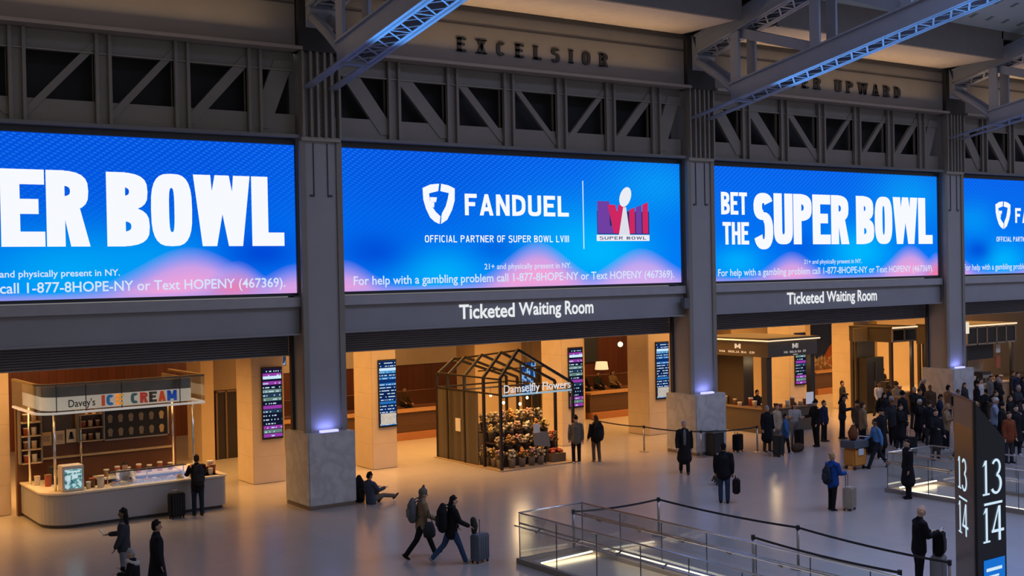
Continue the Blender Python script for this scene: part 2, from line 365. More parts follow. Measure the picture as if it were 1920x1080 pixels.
# ------------------------------------------------------------------ steel columns on marble plinths
PLAB = ['left', 'middle', 'right']
for k in (1, 2, 3):
    cx = CX[k]; t = thing('steel_column', (cx, 33.3, 0), 'tall grey riveted steel column on a square marble plinth, %s one of the three' % PLAB[k-1], 'column', 'steel columns')
    MB().box(cx-.78, cx+.78, 32.5, 34.15, .1, 2.25).build('plinth', marble_m, t, bevel=.03)
    MB().box(cx-.76, cx+.76, 32.53, 34.12, 0, .1).build('plinth_base', mat('brown_base', (.16, .11, .08), .5), t)
    MB().box(cx-.52, cx+.52, 32.9, 33.95, 2.25, 13.6).build('shaft', mat('column_steel', (.29, .28, .28), .5, .05, scale=1), t)
    for sx in (-1, 1):
        MB().box(cx+sx*.6-.09, cx+sx*.6+.09-(.0), 32.84, 32.96, 2.25, 10.95).build('flange', steel, t)
    MB().box(cx-.62, cx+.62, 33.9, 34.05, 2.25, 13.6).build('rear_plate', steel_dk, t)
    MB().box(cx-.64, cx+.64, 32.78, 33.0, 10.95, 11.07).build('splice_plate', steel_lt, t)
    b = MB()
    for xx in (-.6, -.34, -.12, .12, .34, .6): b.box(cx+xx-.035, cx+xx+.035, 32.7, 32.95, 11.07, 13.6)
    b.build('rib', steel, t)
    b = MB()
    for xx in (-.23, .23): b.box(cx+xx-.012, cx+xx+.012, 32.87, 32.905, 9.3, 10.9)
    for xx in (-.3, .3): b.box(cx+xx-.07, cx+xx+.07, 32.87, 32.905, 9.3, 9.36)
    b.build('inset_seam', steel_dk, t)
    b = MB()
    for j in range(14):
        for xx in (-.04, .04): b.ball((cx+xx, 32.9, 11.15+j*.17), .028, .028, .028, 6, 4)
    b.build('rivet_row', steel_lt, t)
    b = MB().box(cx-.28, cx+.28, 32.62, 32.78, 2.25, 2.31).build('uplight', emat('uplight_violet', (.30, .30, 1), 2.5), t)
    b['label'] = 'violet glowing uplight'
    for tilt, en in ((25, 17000), (37, 20000), (48, 25000)):
        l = bpy.data.lights.new('uplight_beam', 'SPOT'); l.energy = en; l.color = (.11, .42, 1); l.spot_size = math.radians(15); l.spot_blend = .6; l.shadow_soft_size = .1
        lo = bpy.data.objects.new('uplight_beam', l); COL.objects.link(lo); lo.location = (cx, 32.42, 2.45); lo.rotation_euler = (math.radians(180+tilt), 0, 0)
    l = bpy.data.lights.new('uplight_glow', 'AREA'); l.size = .5; l.size_y = .1; l.shape = 'RECTANGLE'; l.energy = 5; l.color = (.25, .3, 1)
    lo = bpy.data.objects.new('uplight_glow', l); COL.objects.link(lo); lo.location = (cx, 32.7, 2.33); lo.rotation_euler = (math.radians(165), 0, 0)
# ------------------------------------------------------------------ each bay: slats, header beam, screen, lattice girder, frieze
def screen_mat(name, hills, cyan, deep):
    n = NT(name); x, z = n.x, n.z
    zz = n.math('DIVIDE', z, 4.42)
    c = n.mix(zz, (.0, .20, .93), (.0, .115, .82))
    for cx, cz, w, k in cyan:
        g = n.math('MULTIPLY', n.math('MULTIPLY', n.gauss(x, cx, w), n.gauss(z, cz, w*.5)), k, clamp=True); c = n.mix(g, c, (.0, .46, .98))
    for cx, cz, w, k in deep:
        g = n.math('MULTIPLY', n.math('MULTIPLY', n.gauss(x, cx, w), n.gauss(z, cz, w*.5)), k, clamp=True); c = n.mix(g, c, (.0, .06, .66))
    for cx, h, w, coral in hills:
        d = n.math('SUBTRACT', n.math('MULTIPLY', n.gauss(x, cx, w), h), z)
        m = n.math('MULTIPLY_ADD', d, 1.7, .25, clamp=True); m2 = n.math('MULTIPLY', d, 1.15, clamp=True)
        top = n.mix(m2, (.36, .33, .88), coral); c = n.mix(m, c, top)
    # LED module texture: slanted dashes near the top, fine grid elsewhere
    s1 = n.math('SINE', n.math('ADD', n.math('MULTIPLY', x, 26.0), n.math('MULTIPLY', z, 16.0))); s2 = n.math('SINE', n.math('MULTIPLY', z, 52.0))
    dots = n.math('MULTIPLY', n.math('GREATER_THAN', n.math('MULTIPLY', s1, s2), .25), n.math('MULTIPLY', n.math('SUBTRACT', zz, .35), .42, clamp=True))
    c = n.mix(dots, c, (.04, .34, .98)); return n.emission(c, 1.0)
PINK = (.86, .36, .70); CORAL = (.93, .18, .32)
SM = [screen_mat('screen_left', [(11.7, 1.25, 2.0, PINK), (13.1, .85, 1.0, CORAL), (15.0, .75, 1.3, PINK), (6.0, .12, 1.5, PINK)], [(8.3, .8, 2.2, .9), (10.6, 1.2, 1.6, .6)], [(13.9, 1.2, 1.2, .9), (12, 4, 5, .5), (5, 4.2, 6, .6)]),
      screen_mat('screen_middle', [(.9, .85, 1.2, PINK), (8.3, 1.4, 1.8, PINK), (13.0, 1.15, 1.9, (.66, .42, .86))], [(4.4, .5, 1.6, .9), (11.0, 1.2, 2.2, 1), (9.5, 1.6, 3, .5), (13.8, 3.6, 2.2, .5)], [(2.0, 1.2, 1.3, .8), (3, 4, 5, .5), (6.6, 1.3, 1.0, .5)]),
      screen_mat('screen_right', [(5.4, 1.0, 1.6, PINK), (13.0, 1.25, 1.7, PINK), (14.9, .9, 1.0, CORAL), (.4, .3, 1, PINK)], [(2.3, .7, 1.3, .8), (9.6, 1.1, 2.0, 1), (13, 3.5, 2.5, .5)], [(6.2, 1.3, 1.4, .5)]),
      screen_mat('screen_far_right', [(.6, .75, 1.4, PINK), (8.3, 1.3, 1.8, PINK)], [(4.4, .6, 1.7, .9), (2, 2.5, 1.6, .4)], [(2.4, 1.1, 1.0, .8)])]
SLAB = ['huge blue LED screen cut off at the left picture edge, giant white letters', 'huge blue LED screen with white shield logo, divider line and violet emblem in full', 'huge blue LED screen with white headline in full, small stacked words at its left', 'huge blue LED screen cut off at the right picture edge with shield logo']
POST = [2.7, 4.87, 7.1, 9.33, 11.52, 13.7]
def bowl(t, ox, Y):
    for s, a, c in (('SUPER', 3.27, 8.95), ('BOWL', 9.43, 14.65)):
        [put_polys(q, 'headline_letter', white_l, Y, t) for q in letters(s, ox+a, ox+c, 7.84, 9.88, .235, .195, .02, .2, .54, wide=True, split=True)]
    put_polys(letters('BET', ox+1.5, ox+2.92, 9.0, 9.87, .19, .17, .05, .2, .54), 'headline_lettering', white_l, Y, t)
    put_polys(letters('THE', ox+1.56, ox+3.0, 7.84, 8.71, .19, .17, .05, .2, .54), 'headline_lettering', white_l, Y, t)
def logo(t, ox, Y):
    def P(l): return [(ox+19.5-15.65-.05+(x-392)/193*1.25-.0, 9.84-(y-132)/220*1.32) for x, y in l]
    L = [P([(395, 158), (440, 138), (492, 132), (486, 172), (432, 186)]), P([(395, 158), (432, 186), (436, 220), (398, 220)]), P([(398, 220), (436, 220), (446, 252), (412, 268)]), P([(412, 268), (446, 252), (470, 285), (436, 316)]), P([(436, 316), (470, 285), (496, 308), (490, 350), (462, 338)]),
         P([(436, 206), (478, 206), (472, 232), (440, 234)]), P([(440, 234), (462, 234), (460, 262), (448, 256)]),
         P([(504, 132), (548, 140), (584, 156), (548, 182), (498, 172)]), P([(584, 156), (582, 222), (540, 216), (548, 182)]), P([(582, 222), (566, 272), (528, 254), (540, 216)]), P([(566, 272), (536, 326), (506, 290), (528, 254)]), P([(536, 326), (498, 350), (502, 305), (506, 290)])]
    put_polys(L, 'shield_logo', white_l, Y, t)
    [put_polys(q, 'brand_letter', white_l, Y, t) for q in letters('FANDUEL', ox+5.42, ox+9.74, 8.83, 9.54, .2, .19, .14, .2, .72, split=True)]
    put_polys(letters('OFFICIAL PARTNER OF SUPER BOWL LVIII', ox+3.87, ox+9.72, 7.94, 8.17, .14, .14, .16, .4, .62), 'partner_lettering', white_l, Y, t)
    MB().box(ox+10.36, ox+10.4, Y-.005, Y, 7.7, 10.1).build('divider_line', emat('pale_line', (.6, .8, 1), 1), t)
    pur = emat('emblem_violet', (.16, .05, .36), 1); red = emat('emblem_crimson', (.62, .02, .12), 1); sil = emat('emblem_silver', (.72, .74, .82), 1); nav = emat('emblem_navy', (.02, .03, .16), 1)
    e = put_polys(letters('L', ox+11.02, ox+11.75, 8.25, 9.4, .42, .24, .05, .2, .62), 'emblem_letter', pur, Y, t)
    put_polys(letters('V', ox+11.5, ox+12.35, 8.25, 9.28, .34, .2, .05, .2, .8), 'emblem_letter', red, Y-.002, t)
    for j, (a, mm) in enumerate(((12.5, red), (12.82, pur), (13.14, red))): put_polys([[(ox+a, 8.25), (ox+a+.27, 8.25), (ox+a+.27, 9.2+.1*j), (ox+a, 9.1+.1*j)]], 'emblem_letter', mm, Y, t)
    put_polys([[(ox+11.0, 8.22), (ox+13.46, 8.22), (ox+13.46, 9.05), (ox+11.0, 9.05)]], 'emblem_backing', nav, Y+.003, t)
    put_polys([[(ox+12.0, 8.2), (ox+12.52, 8.2), (ox+12.36, 9.2), (ox+12.22, 9.2)]], 'emblem_trophy', sil, Y-.004, t)
    put_polys([[(ox+12.33+.27*math.cos(a)+.1*math.sin(a), 9.57+.36*math.sin(a)) for a in [PI*2*i/20 for i in range(20)]]], 'emblem_ball', emat('emblem_white', (.82, .84, .9), 1), Y-.004, t)
    put_polys([R4(ox+10.97, 7.98, ox+13.46, 8.2)], 'emblem_bar', emat('emblem_white', (.82, .84, .9)), Y, t)
    put_polys(letters('SUPER BOWL', ox+11.1, ox+13.3, 8.03, 8.14, .16, .16, .2, .5, .7), 'emblem_lettering', nav, Y-.003, t)
for k in range(4):
    o = CX[k]; a, c = CX[k]+.66, CX[k+1]-.66; ox = CX[k]-.05
    bn = BAYN[k]
    # slatted dark bulkhead under the beam
    t = thing('slatted_bulkhead', ((a+c)/2, 34, 4.4), 'dark ribbed slat panel hanging under the beam, '+bn, 'slat panel', 'slatted bulkheads')
    b = MB()
    for j in range(9): z = 4.53+j*.072; b.bar((a-.02, 34.0, z), (c+.02, 34.0, z), .05, .045, (0, .5, 1))
    b.build('slats', slat_m, t)
    MB().box(a-.02, c+.02, 34.05, 34.1, 4.5, 5.13).build('backing', black, t)
    # header beam
    t = thing('header_beam', ((a+c)/2, 33.5, 5.2), 'dark grey steel header beam under the screen, '+bn+(', lettered Ticketed Waiting Room' if k in (1, 2) else ' without lettering'), 'beam', 'header beams')
    MB().box(a, c, 33.2, 33.7, 5.2, 6.02).build('web', header_m, t)
    MB().box(a, c, 33.05, 33.7, 6.02, 6.3).build('top_ledge', mat('header_ledge', (.34, .33, .34), .5, .05), t)
    MB().box(a, c, 33.08, 33.72, 5.17, 5.22).build('bottom_flange', header_m, t)
    if k in (1, 2):
        x0, x1 = ((21.22, 26.85), (36.82, 42.42))[k-1]
        for nm, aa, bb in (('Ticketed', 0, .395), ('Waiting', .425, .745), ('Room', .775, 1.0)):
            zz = (5.42, 5.9) if nm != 'Waiting' else (5.32, 5.9)
            put_polys(fit_text(nm, x0+(x1-x0)*aa, x0+(x1-x0)*bb, *zz, bold=.022), 'sign_lettering', emat('white_sign_text', (.85, .87, .9), .95), 33.19, t)
    # LED screen
    t = thing('led_screen', ((a+c)/2, 33.3, 6.4), SLAB[k], 'screen', 'LED screens between the columns')
    p = MB().box(a+.1, c-.02, 33.28, 33.34, 6.43, 10.85).build('panel', SM[k], t, at=(o, 33.3, 6.43))
    b = MB().box(a, c, 33.34, 33.6, 6.34, 11.0); b.box(a, a+.1, 33.2, 33.34, 6.34, 11.0); b.box(c-.02, c, 33.2, 33.34, 6.34, 11.0); b.box(a+.1, c-.02, 33.15, 33.34, 10.85, 11.0); b.box(a+.1, c-.02, 33.2, 33.34, 6.34, 6.43)
    b.build('bezel', mat('screen_bezel', (.03, .035, .05), .35), t)
    Y = 33.265
    if k in (0, 2): bowl(t, ox, Y)
    else: logo(t, ox, Y)
    fp = emat('fine_print', (.70, .80, 1), .95)
    if k in (0, 2): f1 = (6.15, 9.75, 7.02, 7.22)
    else: f1 = (6.15, 9.8, 7.02, 7.23)
    put_polys(fit_text('21+ and physically present in NY.', ox+f1[0], ox+f1[1], f1[2]-.04, f1[3], .012), 'fine_print_lettering', fp, Y, t)
    put_polys(fit_text('For help with a gambling problem call 1-877-8HOPE-NY or Text HOPENY (467369).', ox+1.28, ox+14.65, 6.53, 6.9, .012), 'fine_print_lettering', fp, Y, t)
    # lattice girder
    t = thing('lattice_girder', ((a+c)/2, 33.4, 11.05), 'grey steel lattice girder with diagonals above the screen, '+bn, 'girder', 'lattice girders')
    MB().box(a, c, 33.75, 33.85, 11.1, 13.58).build('louvre_backing', void_m, t)
    MB().box(a, c, 33.2, 33.3, 11.12, 11.76).build('bottom_chord', steel, t)
    MB().box(a, c, 32.86, 33.6, 11.03, 11.13).build('bottom_flange', mat('flange_steel', (.16, .155, .155), .45, .3), t)
    MB().box(a, c, 33.2, 33.3, 13.06, 13.59).build('top_chord', steel, t)
    MB().box(a, c, 33.12, 33.3, 13.04, 13.07).build('top_angle', steel_lt, t)
    xs = [o+.2]+[o+q for q in POST]+[o+15.4]
    for q in POST:
        b = MB(); x = o+q; b.box(x-.22, x-.13, 33.05, 33.4, 11.13, 13.59); b.box(x+.13, x+.22, 33.05, 33.4, 11.13, 13.59); b.box(x-.22, x+.22, 33.18, 33.28, 11.13, 13.59); b.build('post', steel, t)
    wd = [.62, .6, .36, .26, .26, .4, .62]
    for j in range(7):
        x0, x1 = xs[j]+.15, xs[j+1]-.15
        x0 = max(x0, a+wd[j]*.5+.02); x1 = min(x1, c-wd[j]*.5-.02); p, q = ((x0, 13.35), (x1, 11.3)) if j < (3 if k in (0, 2) else 4) else ((x0, 11.3), (x1, 13.35))
        MB().bar((p[0], 33.24, p[1]), (q[0], 33.24, q[1]), .12, wd[j], (0, 1, 0)).xf(Matrix()).build('diagonal', steel, t) if False else MB().prism([(p[0]-wd[j]*.5, p[1]), (p[0]+wd[j]*.5, p[1]), (q[0]+wd[j]*.5, q[1]), (q[0]-wd[j]*.5, q[1])], 33.17, 33.29).build('diagonal', steel, t)
    # frieze plate girder
    t = thing('frieze_girder', ((a+c)/2, 33, 13.7), 'plain grey riveted plate girder above the lattice, '+bn if k in (0, 3) else 'grey plate girder lettered %s in dark capitals' % ('EXCELSIOR', 'EVER UPWARD')[k-1], 'girder', 'frieze plate girders')
    MB().box(a+.1, c-.1, 32.85, 33.3, 13.7, 15.56).build('web', frieze_m, t)
    MB().box(a, c, 32.55, 33.3, 13.6, 13.7).build('bottom_flange', mat('flange_lit_tone', (.30, .255, .21), .5, .1), t)  # lip coloured paler and warmer for the light it catches
    MB().box(a+.1, c-.1, 32.72, 32.86, 15.42, 15.56).build('cornice', steel_dk, t)
    MB().box(a+.1, c-.1, 32.82, 32.86, 14.98, 15.02).build('seam', steel_dk, t)
    if k in (1, 2):
        s, x0, x1 = (('EXCELSIOR', 21.12, 27.4), ('EVER UPWARD', 36.1, 43.73))[k-1]
        pp = letters(s, x0, x1, 14.1, 14.55, .26, .17, .75 if k == 1 else .52, .9, .66, .07, split=True)
        for q in pp: put_polys(q, 'letter', black, 32.85, t, .05)
# ------------------------------------------------------------------ roof trusses crossing the hall
TLAB = ['left', 'middle', 'right']
for k in (1, 2, 3):
    cx = CX[k]-.02; t = thing('roof_truss', (cx, 32.8, 12.5), 'grey steel roof truss with blue-lit latticed underside meeting the %s column' % TLAB[k-1], 'truss', 'roof trusses')
    Y0, Y1 = 32.8, 14.0
    lo = lambda y: 12.5+.178*(32.8-y)
    tl = lambda y: 14.87+.245*(32.4-y)
    T4 = lambda nm, b: b.build(nm, steel_blue_cast, t)
    def sheet(x0, x1, ya, yb, f0, f1):
        return MB().add([(x, y, g(y)) for x in (x0, x1) for y in (ya, yb) for g in (f0, f1)], [(0, 1, 3, 2), (4, 6, 7, 5), (0, 4, 5, 1), (2, 3, 7, 6), (0, 2, 6, 4), (1, 5, 7, 3)])
    for sx in (-.42, .42):
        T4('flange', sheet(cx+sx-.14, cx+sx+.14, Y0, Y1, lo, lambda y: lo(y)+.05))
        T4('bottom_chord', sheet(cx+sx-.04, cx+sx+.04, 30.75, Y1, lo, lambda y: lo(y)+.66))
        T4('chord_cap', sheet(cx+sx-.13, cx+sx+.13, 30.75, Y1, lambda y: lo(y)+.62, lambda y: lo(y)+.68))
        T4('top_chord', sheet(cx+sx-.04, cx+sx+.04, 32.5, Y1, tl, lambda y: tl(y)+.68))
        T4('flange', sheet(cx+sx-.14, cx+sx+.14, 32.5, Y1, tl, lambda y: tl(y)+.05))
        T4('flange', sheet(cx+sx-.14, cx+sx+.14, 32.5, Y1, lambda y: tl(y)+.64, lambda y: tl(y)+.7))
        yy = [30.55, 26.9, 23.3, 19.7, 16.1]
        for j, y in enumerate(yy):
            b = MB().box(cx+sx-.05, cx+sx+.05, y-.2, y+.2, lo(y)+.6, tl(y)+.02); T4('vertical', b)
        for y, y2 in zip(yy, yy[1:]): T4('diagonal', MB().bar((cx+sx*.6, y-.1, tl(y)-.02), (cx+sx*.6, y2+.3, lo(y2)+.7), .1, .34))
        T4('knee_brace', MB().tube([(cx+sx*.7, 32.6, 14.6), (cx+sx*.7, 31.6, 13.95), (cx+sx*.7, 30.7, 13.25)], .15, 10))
    for f0, ya, nm in ((lo, 30.4, 'lattice'), (tl, 32.2, 'lattice')):
        y = ya; j = 0; b = MB(); st = .62
        while y > Y1+st:
            z = f0(y)+.02; z2 = f0(y-st)+.02
            b.bar((cx-.42, y, z), (cx+.42, y-st, z2), .06, .03); b.bar((cx+.42, y, z), (cx-.42, y-st, z2), .06, .03)
            if j % 2 == 0: b.bar((cx-.42, y, z), (cx+.42, y, z), .09, .03)
            y -= st; j += 1
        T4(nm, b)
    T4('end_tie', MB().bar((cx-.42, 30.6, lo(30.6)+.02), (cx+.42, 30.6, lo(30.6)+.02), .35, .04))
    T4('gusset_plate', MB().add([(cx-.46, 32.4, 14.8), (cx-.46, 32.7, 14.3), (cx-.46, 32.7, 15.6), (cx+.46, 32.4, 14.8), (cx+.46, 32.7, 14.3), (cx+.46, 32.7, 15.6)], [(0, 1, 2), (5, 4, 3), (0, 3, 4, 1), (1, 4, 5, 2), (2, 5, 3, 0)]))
    MB().box(cx-.7, cx+.7, 32.7, 33.4, 13.6, 15.6).build('shaded_recess', mat('recess_shade', (.02, .02, .02), .7), t)  # solid near-black block paints the shade of the recess at the truss end
# ------------------------------------------------------------------ stone piers with departure boards
def board_mat(name, cols, rows, hgt, wid, strength):
    n = NT(name); r0 = n.math('MULTIPLY', n.z, rows/hgt); row = n.math('FLOOR', r0); fr = n.math('FRACT', r0)
    wv = n.white(row, 3.7); cr = n.t.nodes.new('ShaderNodeValToRGB'); cr.color_ramp.interpolation = 'CONSTANT'
    for i, (p, c) in enumerate(cols):
        e = cr.color_ramp.elements[i] if i < 2 else cr.color_ramp.elements.new(p); e.position = p; e.color = (*c, 1)
    n.put(cr.inputs[0], wv); c = cr.outputs[0]
    cell = n.math('FLOOR', n.math('MULTIPLY', n.x, 26.0)); tx = n.math('GREATER_THAN', n.white(cell, row), .42 if rows > 20 else .62)
    band = n.math('MULTIPLY', n.math('GREATER_THAN', fr, .3), n.math('LESS_THAN', fr, .62)); fade = n.math('LESS_THAN', n.white(row, 9.1), .8)
    c = n.mix(n.math('MULTIPLY', n.math('MULTIPLY', tx, band), fade), c, (.55, .7, .85)); c = n.mix(n.math('LESS_THAN', fr, .14), c, (.004, .006, .02))
    return n.emission(c, strength)
BB = board_mat('board_blue', [(0, (.004, .03, .16)), (.45, (.02, .16, .50)), (.62, (.004, .02, .10)), (.85, (.06, .30, .62))], 21, 2.3, .64, .95)
BP = board_mat('board_purple', [(0, (.006, .01, .03)), (.3, (.33, .05, .42)), (.55, (.02, .05, .10)), (.7, (.14, .25, .22)), (.85, (.25, .04, .35))], 17, 2.3, .64, .9)
PIERS = [(7.0, 8.3, None, 'cut by the left picture edge beside the ice cream counter'), (15.95, 17.1, 'p', 'just left of the left marble plinth'), (20.45, 21.45, 'b', 'just right of the left marble plinth'), (28.95, 30.05, 'p', 'right behind the flower stall'), (33.5, 34.75, 'b', 'just left of the middle marble plinth'), (42.1, 43.2, 'p', 'seen through the bakery kiosk'), (46.6, 47.75, 'b', 'between the bakery kiosk and the right column')]
for a, c, d, w in PIERS:
    t = thing('stone_pier', ((a+c)/2, 38.5, 0), 'pale limestone pier '+w, 'pier', 'limestone piers'); MB().box(a, c, 37.85, 39.2, 0, 5.14).build('shaft', stone_w, t, bevel=.02)
    if d:
        m = (a+c)/2+.12; t = thing('departure_board', (m, 37.8, 1.5), ('blue departure board on pier ' if d == 'b' else 'purple departure board on pier ')+w, 'display', 'departure boards')
        MB().box(m-.37, m+.37, 37.79, 37.84, 1.48, 3.9).build('casing', black, t)
        MB().box(m-.33, m+.33, 37.78, 37.79, 1.53, 3.85).build('panel', BB if d == 'b' else BP, t, at=(m-.33, 37.78, 1.53))
        MB().box(m-.33, m+.33, 37.772, 37.779, 3.5, 3.6).build('header_band', emat('board_header', (.6, .8, .95), 1), t)
        if d == 'b': MB().box(m-.31, m+.31, 37.772, 37.779, 1.58, 1.98).build('notice_panel', mat('board_notice', (.3, .35, .4), .4, emit=(.35, .45, .5), es=.6, scale=14, var=.8), t)
# ------------------------------------------------------------------ ice cream kiosk
def rr(x0, y1, y0, x1, ra, rb=.15, n=8):       # open outline: back left -> rounded front left -> rounded front right -> back right
    p = [(x0, y1)]
    p += [(x0+ra-ra*math.cos(t), y0+ra-ra*math.sin(t)) for t in [PI/2*i/n for i in range(n+1)]]
    p += [(x1-rb+rb*math.sin(t), y0+rb-rb*math.cos(t)) for t in [PI/2*i/n for i in range(n+1)]]
    return p+[(x1, y1)]
def wallring(b, path, th, z0, z1):              # path offset inward gives a closed band
    inn = []
    for i, p in enumerate(path):
        a = Vector(path[max(i-1, 0)]); c = Vector(path[min(i+1, len(path)-1)]); d = (c-a).normalized(); inn.append((p[0]-d.y*th, p[1]+d.x*th))
    for i in range(len(path)-1): 
        q = [path[i], path[i+1], inn[i+1], inn[i]]; b.add([(*v, z) for z in (z0, z1) for v in q], [(0, 1, 2, 3), (7, 6, 5, 4), (0, 4, 5, 1), (2, 6, 7, 3)]+([(3, 7, 4, 0)] if i == 0 else [])+([(1, 5, 6, 2)] if i == len(path)-2 else []))
    return b
K = thing('ice_cream_kiosk', (11, 36, 0), 'ice cream kiosk with a curved white counter and a glass sign band', 'kiosk')
cpath = rr(8.5, 37.5, 34.65, 13.75, .85, .2)
wallring(MB(), cpath, .7, .1, .95).build('counter_front', mat('counter_grey_white', (.33, .32, .31), .35, scale=.6), K)
wallring(MB(), rr(8.55, 37.5, 34.72, 13.68, .8, .2), .6, 0, .1).build('toe_kick', mat('toe_dark', (.05, .04, .03), .5), K)
wallring(MB(), rr(8.46, 37.5, 34.61, 13.79, .87, .22), .78, .95, 1.0).build('worktop', mat('cream_worktop', (.72, .62, .46), .3), K)
gl_path = rr(8.3, 37.5, 34.5, 13.08, .55, .08)
wallring(MB(), gl_path, .02, 3.28, 4.02).build('glass_band', glass, K)
wallring(MB(), rr(8.55, 37.3, 34.75, 12.75, .5, .1), .04, 3.68, 3.98).build('dark_valance', mat('grey_valance', (.16, .135, .11), .25, .5, scale=2.5, var=.5), K)
wallring(MB(), rr(8.55, 37.3, 34.75, 12.75, .5, .1), .04, 3.3, 3.68).build('lightbox', mat('frosted_lightbox', (.55, .52, .48), .5, emit=(1, .86, .66), es=.26, scale=1.2, var=.6), K)
wallring(MB(), gl_path, .08, 3.22, 3.28).build('lower_rim', mat('bright_rim', (.8, .78, .74), .25, .6, emit=(1, .9, .75), es=.25), K)
wallring(MB(), gl_path, .1, 4.02, 4.08).build('upper_rim', mat('bronze_rim', (.22, .16, .10), .3, .7), K)
MB().box(8.8, 12.8, 35.0, 37.3, 3.3, 3.36).build('canopy_ceiling', mat('canopy_panel', (.20, .16, .12), .5), K)
for x in (8.8, 9.6, 10.6, 12.3): MB().box(x-.012, x+.012, 34.485, 34.5, 3.28, 4.02).build('glass_joint', steel_dk, K)
for x, y in ((8.62, 36.9), (8.9, 35.2), (12.85, 35.0), (13.0, 37.2), (10.2, 37.3)): MB().cyl(x, y, .9, 3.25, .035).build('post', chrome, K, smooth=True)
cols = {'I': (.50, .06, .02), 'C': (.02, .13, .32), 'E': (.75, .36, .06), 'C2': (.05, .10, .10), 'R': (.42, .05, .03), 'E2': (.06, .04, .03), 'A': (.50, .08, .02), 'M': (.02, .08, .36)}
x = 10.02
for key in ('I', 'C', 'E', None, 'C2', 'R', 'E2', 'A', 'M'):
    if key is None: x += .16; continue
    ch = key[0]; w = .09 if ch == 'I' else .28 if ch == 'M' else .22
    put_polys([[(x+px*.3, 3.38+pz*.3) for px, pz in q] for q in glyph(ch, w/.3, .3 if ch != 'I' else .3, .24)], 'sign_letter', mat('letter_'+key.lower(), cols[key], .4, emit=cols[key], es=.35), 34.47, K, .03)
    x += w+.045
put_polys(fit_text("Davey's", 9.12, 9.85, 3.34, 3.62, .01), 'script_lettering', black, 34.48, K)
MB().box(8.4, 13.2, 37.5, 37.7, 0, 3.2).build('back_wall', mat('oxblood_tile', (.095, .032, .013), .35), K)
MB().box(8.8, 13.1, 37.42, 37.5, 1.6, 1.66).build('wall_rail', mat('pale_trim', (.42, .30, .17), .4), K)
shelf_m = mat('cream_shelf', (.52, .40, .25), .5)
for x0, x1, zs in ((8.45, 9.05, (1.55, 1.95, 2.35, 2.75)), (10.12, 10.86, (2.05, 2.45, 2.85))):
    for z in zs: MB().box(x0, x1, 37.2, 37.5, z, z+.03).build('shelf_board', shelf_m, K)
    for xx in (x0, x1): MB().box(xx-.02, xx+.02, 37.2, 37.5, zs[0], 3.15).build('shelf_upright', mat('grey_upright', (.2, .18, .16), .5, .3), K)
MB().box(9.15, 10.0, 37.46, 37.5, 2.45, 3.05).build('dark_tile_panel', mat('dark_mosaic', (.055, .045, .04), .4, scale=25, var=.7), K)
mb_ = thing('menu_board', (11.9, 37.4, 2.02), 'black menu board with rows of pictured ice cream cups on the kiosk back wall', 'menu board')
MB().box(10.93, 12.92, 37.4, 37.48, 2.02, 2.95).build('panel', mat('menu_black', (.012, .012, .012), .4), mb_)
b = MB()
for a in ((10.9, 10.95, 2.0, 2.97), (12.9, 12.95, 2.0, 2.97), (10.9, 12.95, 2.0, 2.04), (10.9, 12.95, 2.93, 2.97)): b.box(a[0], a[1], 37.38, 37.49, a[2], a[3])
b.build('frame', mat('silver_frame', (.45, .42, .38), .3, .7), mb_)
for i in range(6):
    for j in range(2):
        x = 11.12+i*.32; z = 2.12+j*.42; c = (.26, .22, .17) if i < 5 else (.5, .36, .18)
        b = MB(); b.prism([(x-.05, z), (x+.05, z), (x+.075, z+.15), (x-.075, z+.15)], 37.395, 37.4); b.prism([(x+.08*math.cos(t), z+.15+.1*math.sin(t)) for t in [PI*q/8 for q in range(9)]], 37.395, 37.4)
        b.build('cup_picture', mat('menu_cup_%d' % (i == 5), c, .5), mb_)
for i, (x, z, s, c, l) in enumerate(((9.24, 2.02, '', (.6, .42, .2), 'plain cream card leaning under the dark tiles, leftmost of three'), (9.62, 2.03, '', (.55, .48, .38), 'framed notice card between the plain card and the card with letter A'), (9.95, 2.05, 'A', (.66, .62, .52), 'white grade card with a large letter A on kiosk wall'))):
    t = thing('wall_card', (x, 37.4, z), l, 'card')
    MB().box(x-.14, x+.14, 37.4, 37.43, z, z+.4).build('card', mat('card_%d' % i, c, .6), t)
    if s: put_polys(letters('A', x-.08, x+.08, z+.1, z+.32, .25, .16), 'letter', mat('card_ink', (.05, .05, .08)), 37.398, t)
    else: MB().box(x-.09, x+.09, 37.392, 37.4, z+.12, z+.3).build('print', mat('card_print', (.36, .28, .2), scale=30, var=.6), t)
# things on shelves
jar_m = [mat('tub_cream', (.55, .42, .26)), mat('tub_brown', (.20, .10, .05)), mat('tub_white', (.6, .55, .46)), mat('tub_red', (.35, .07, .03))]
def tub(x, y, z, r, h, m, lab, grp, lidm=None):
    t = thing('tub', (x, y, z), lab, 'tub', grp); MB().lathe([(r*.85, 0), (r, h*.85), (r, h*.86)], x, y, z).build('cup', m, t, smooth=True)
    MB().lathe([(r*1.05, h*.86), (r*1.05, h), (r*.9, h)], x, y, z).build('lid', lidm or jar_m[2], t); return t
k = 0
for z, zn in ((2.08, 'lowest'), (2.48, 'middle'), (2.88, 'top')):
    for x, xn in ((10.3, 'left'), (10.5, 'centre'), (10.72, 'right')):
        tub(x, 37.33, z, .07, .2, jar_m[k % 4], '%s tub on the %s shelf beside the menu board' % (xn, zn), 'tubs on the shelves left of the menu board'); k += 1
for z, zn in ((1.58, 'lowest'), (1.98, 'second'), (2.38, 'third'), (2.78, 'top')):
    for x, xn in ((8.62, 'left'), (8.86, 'right')):
        tub(x, 37.33, z, .08, .24, jar_m[(k*3) % 4], '%s jar on the %s shelf at the left end of the ice cream kiosk' % (xn, zn), 'jars on the far left shelves'); k += 1
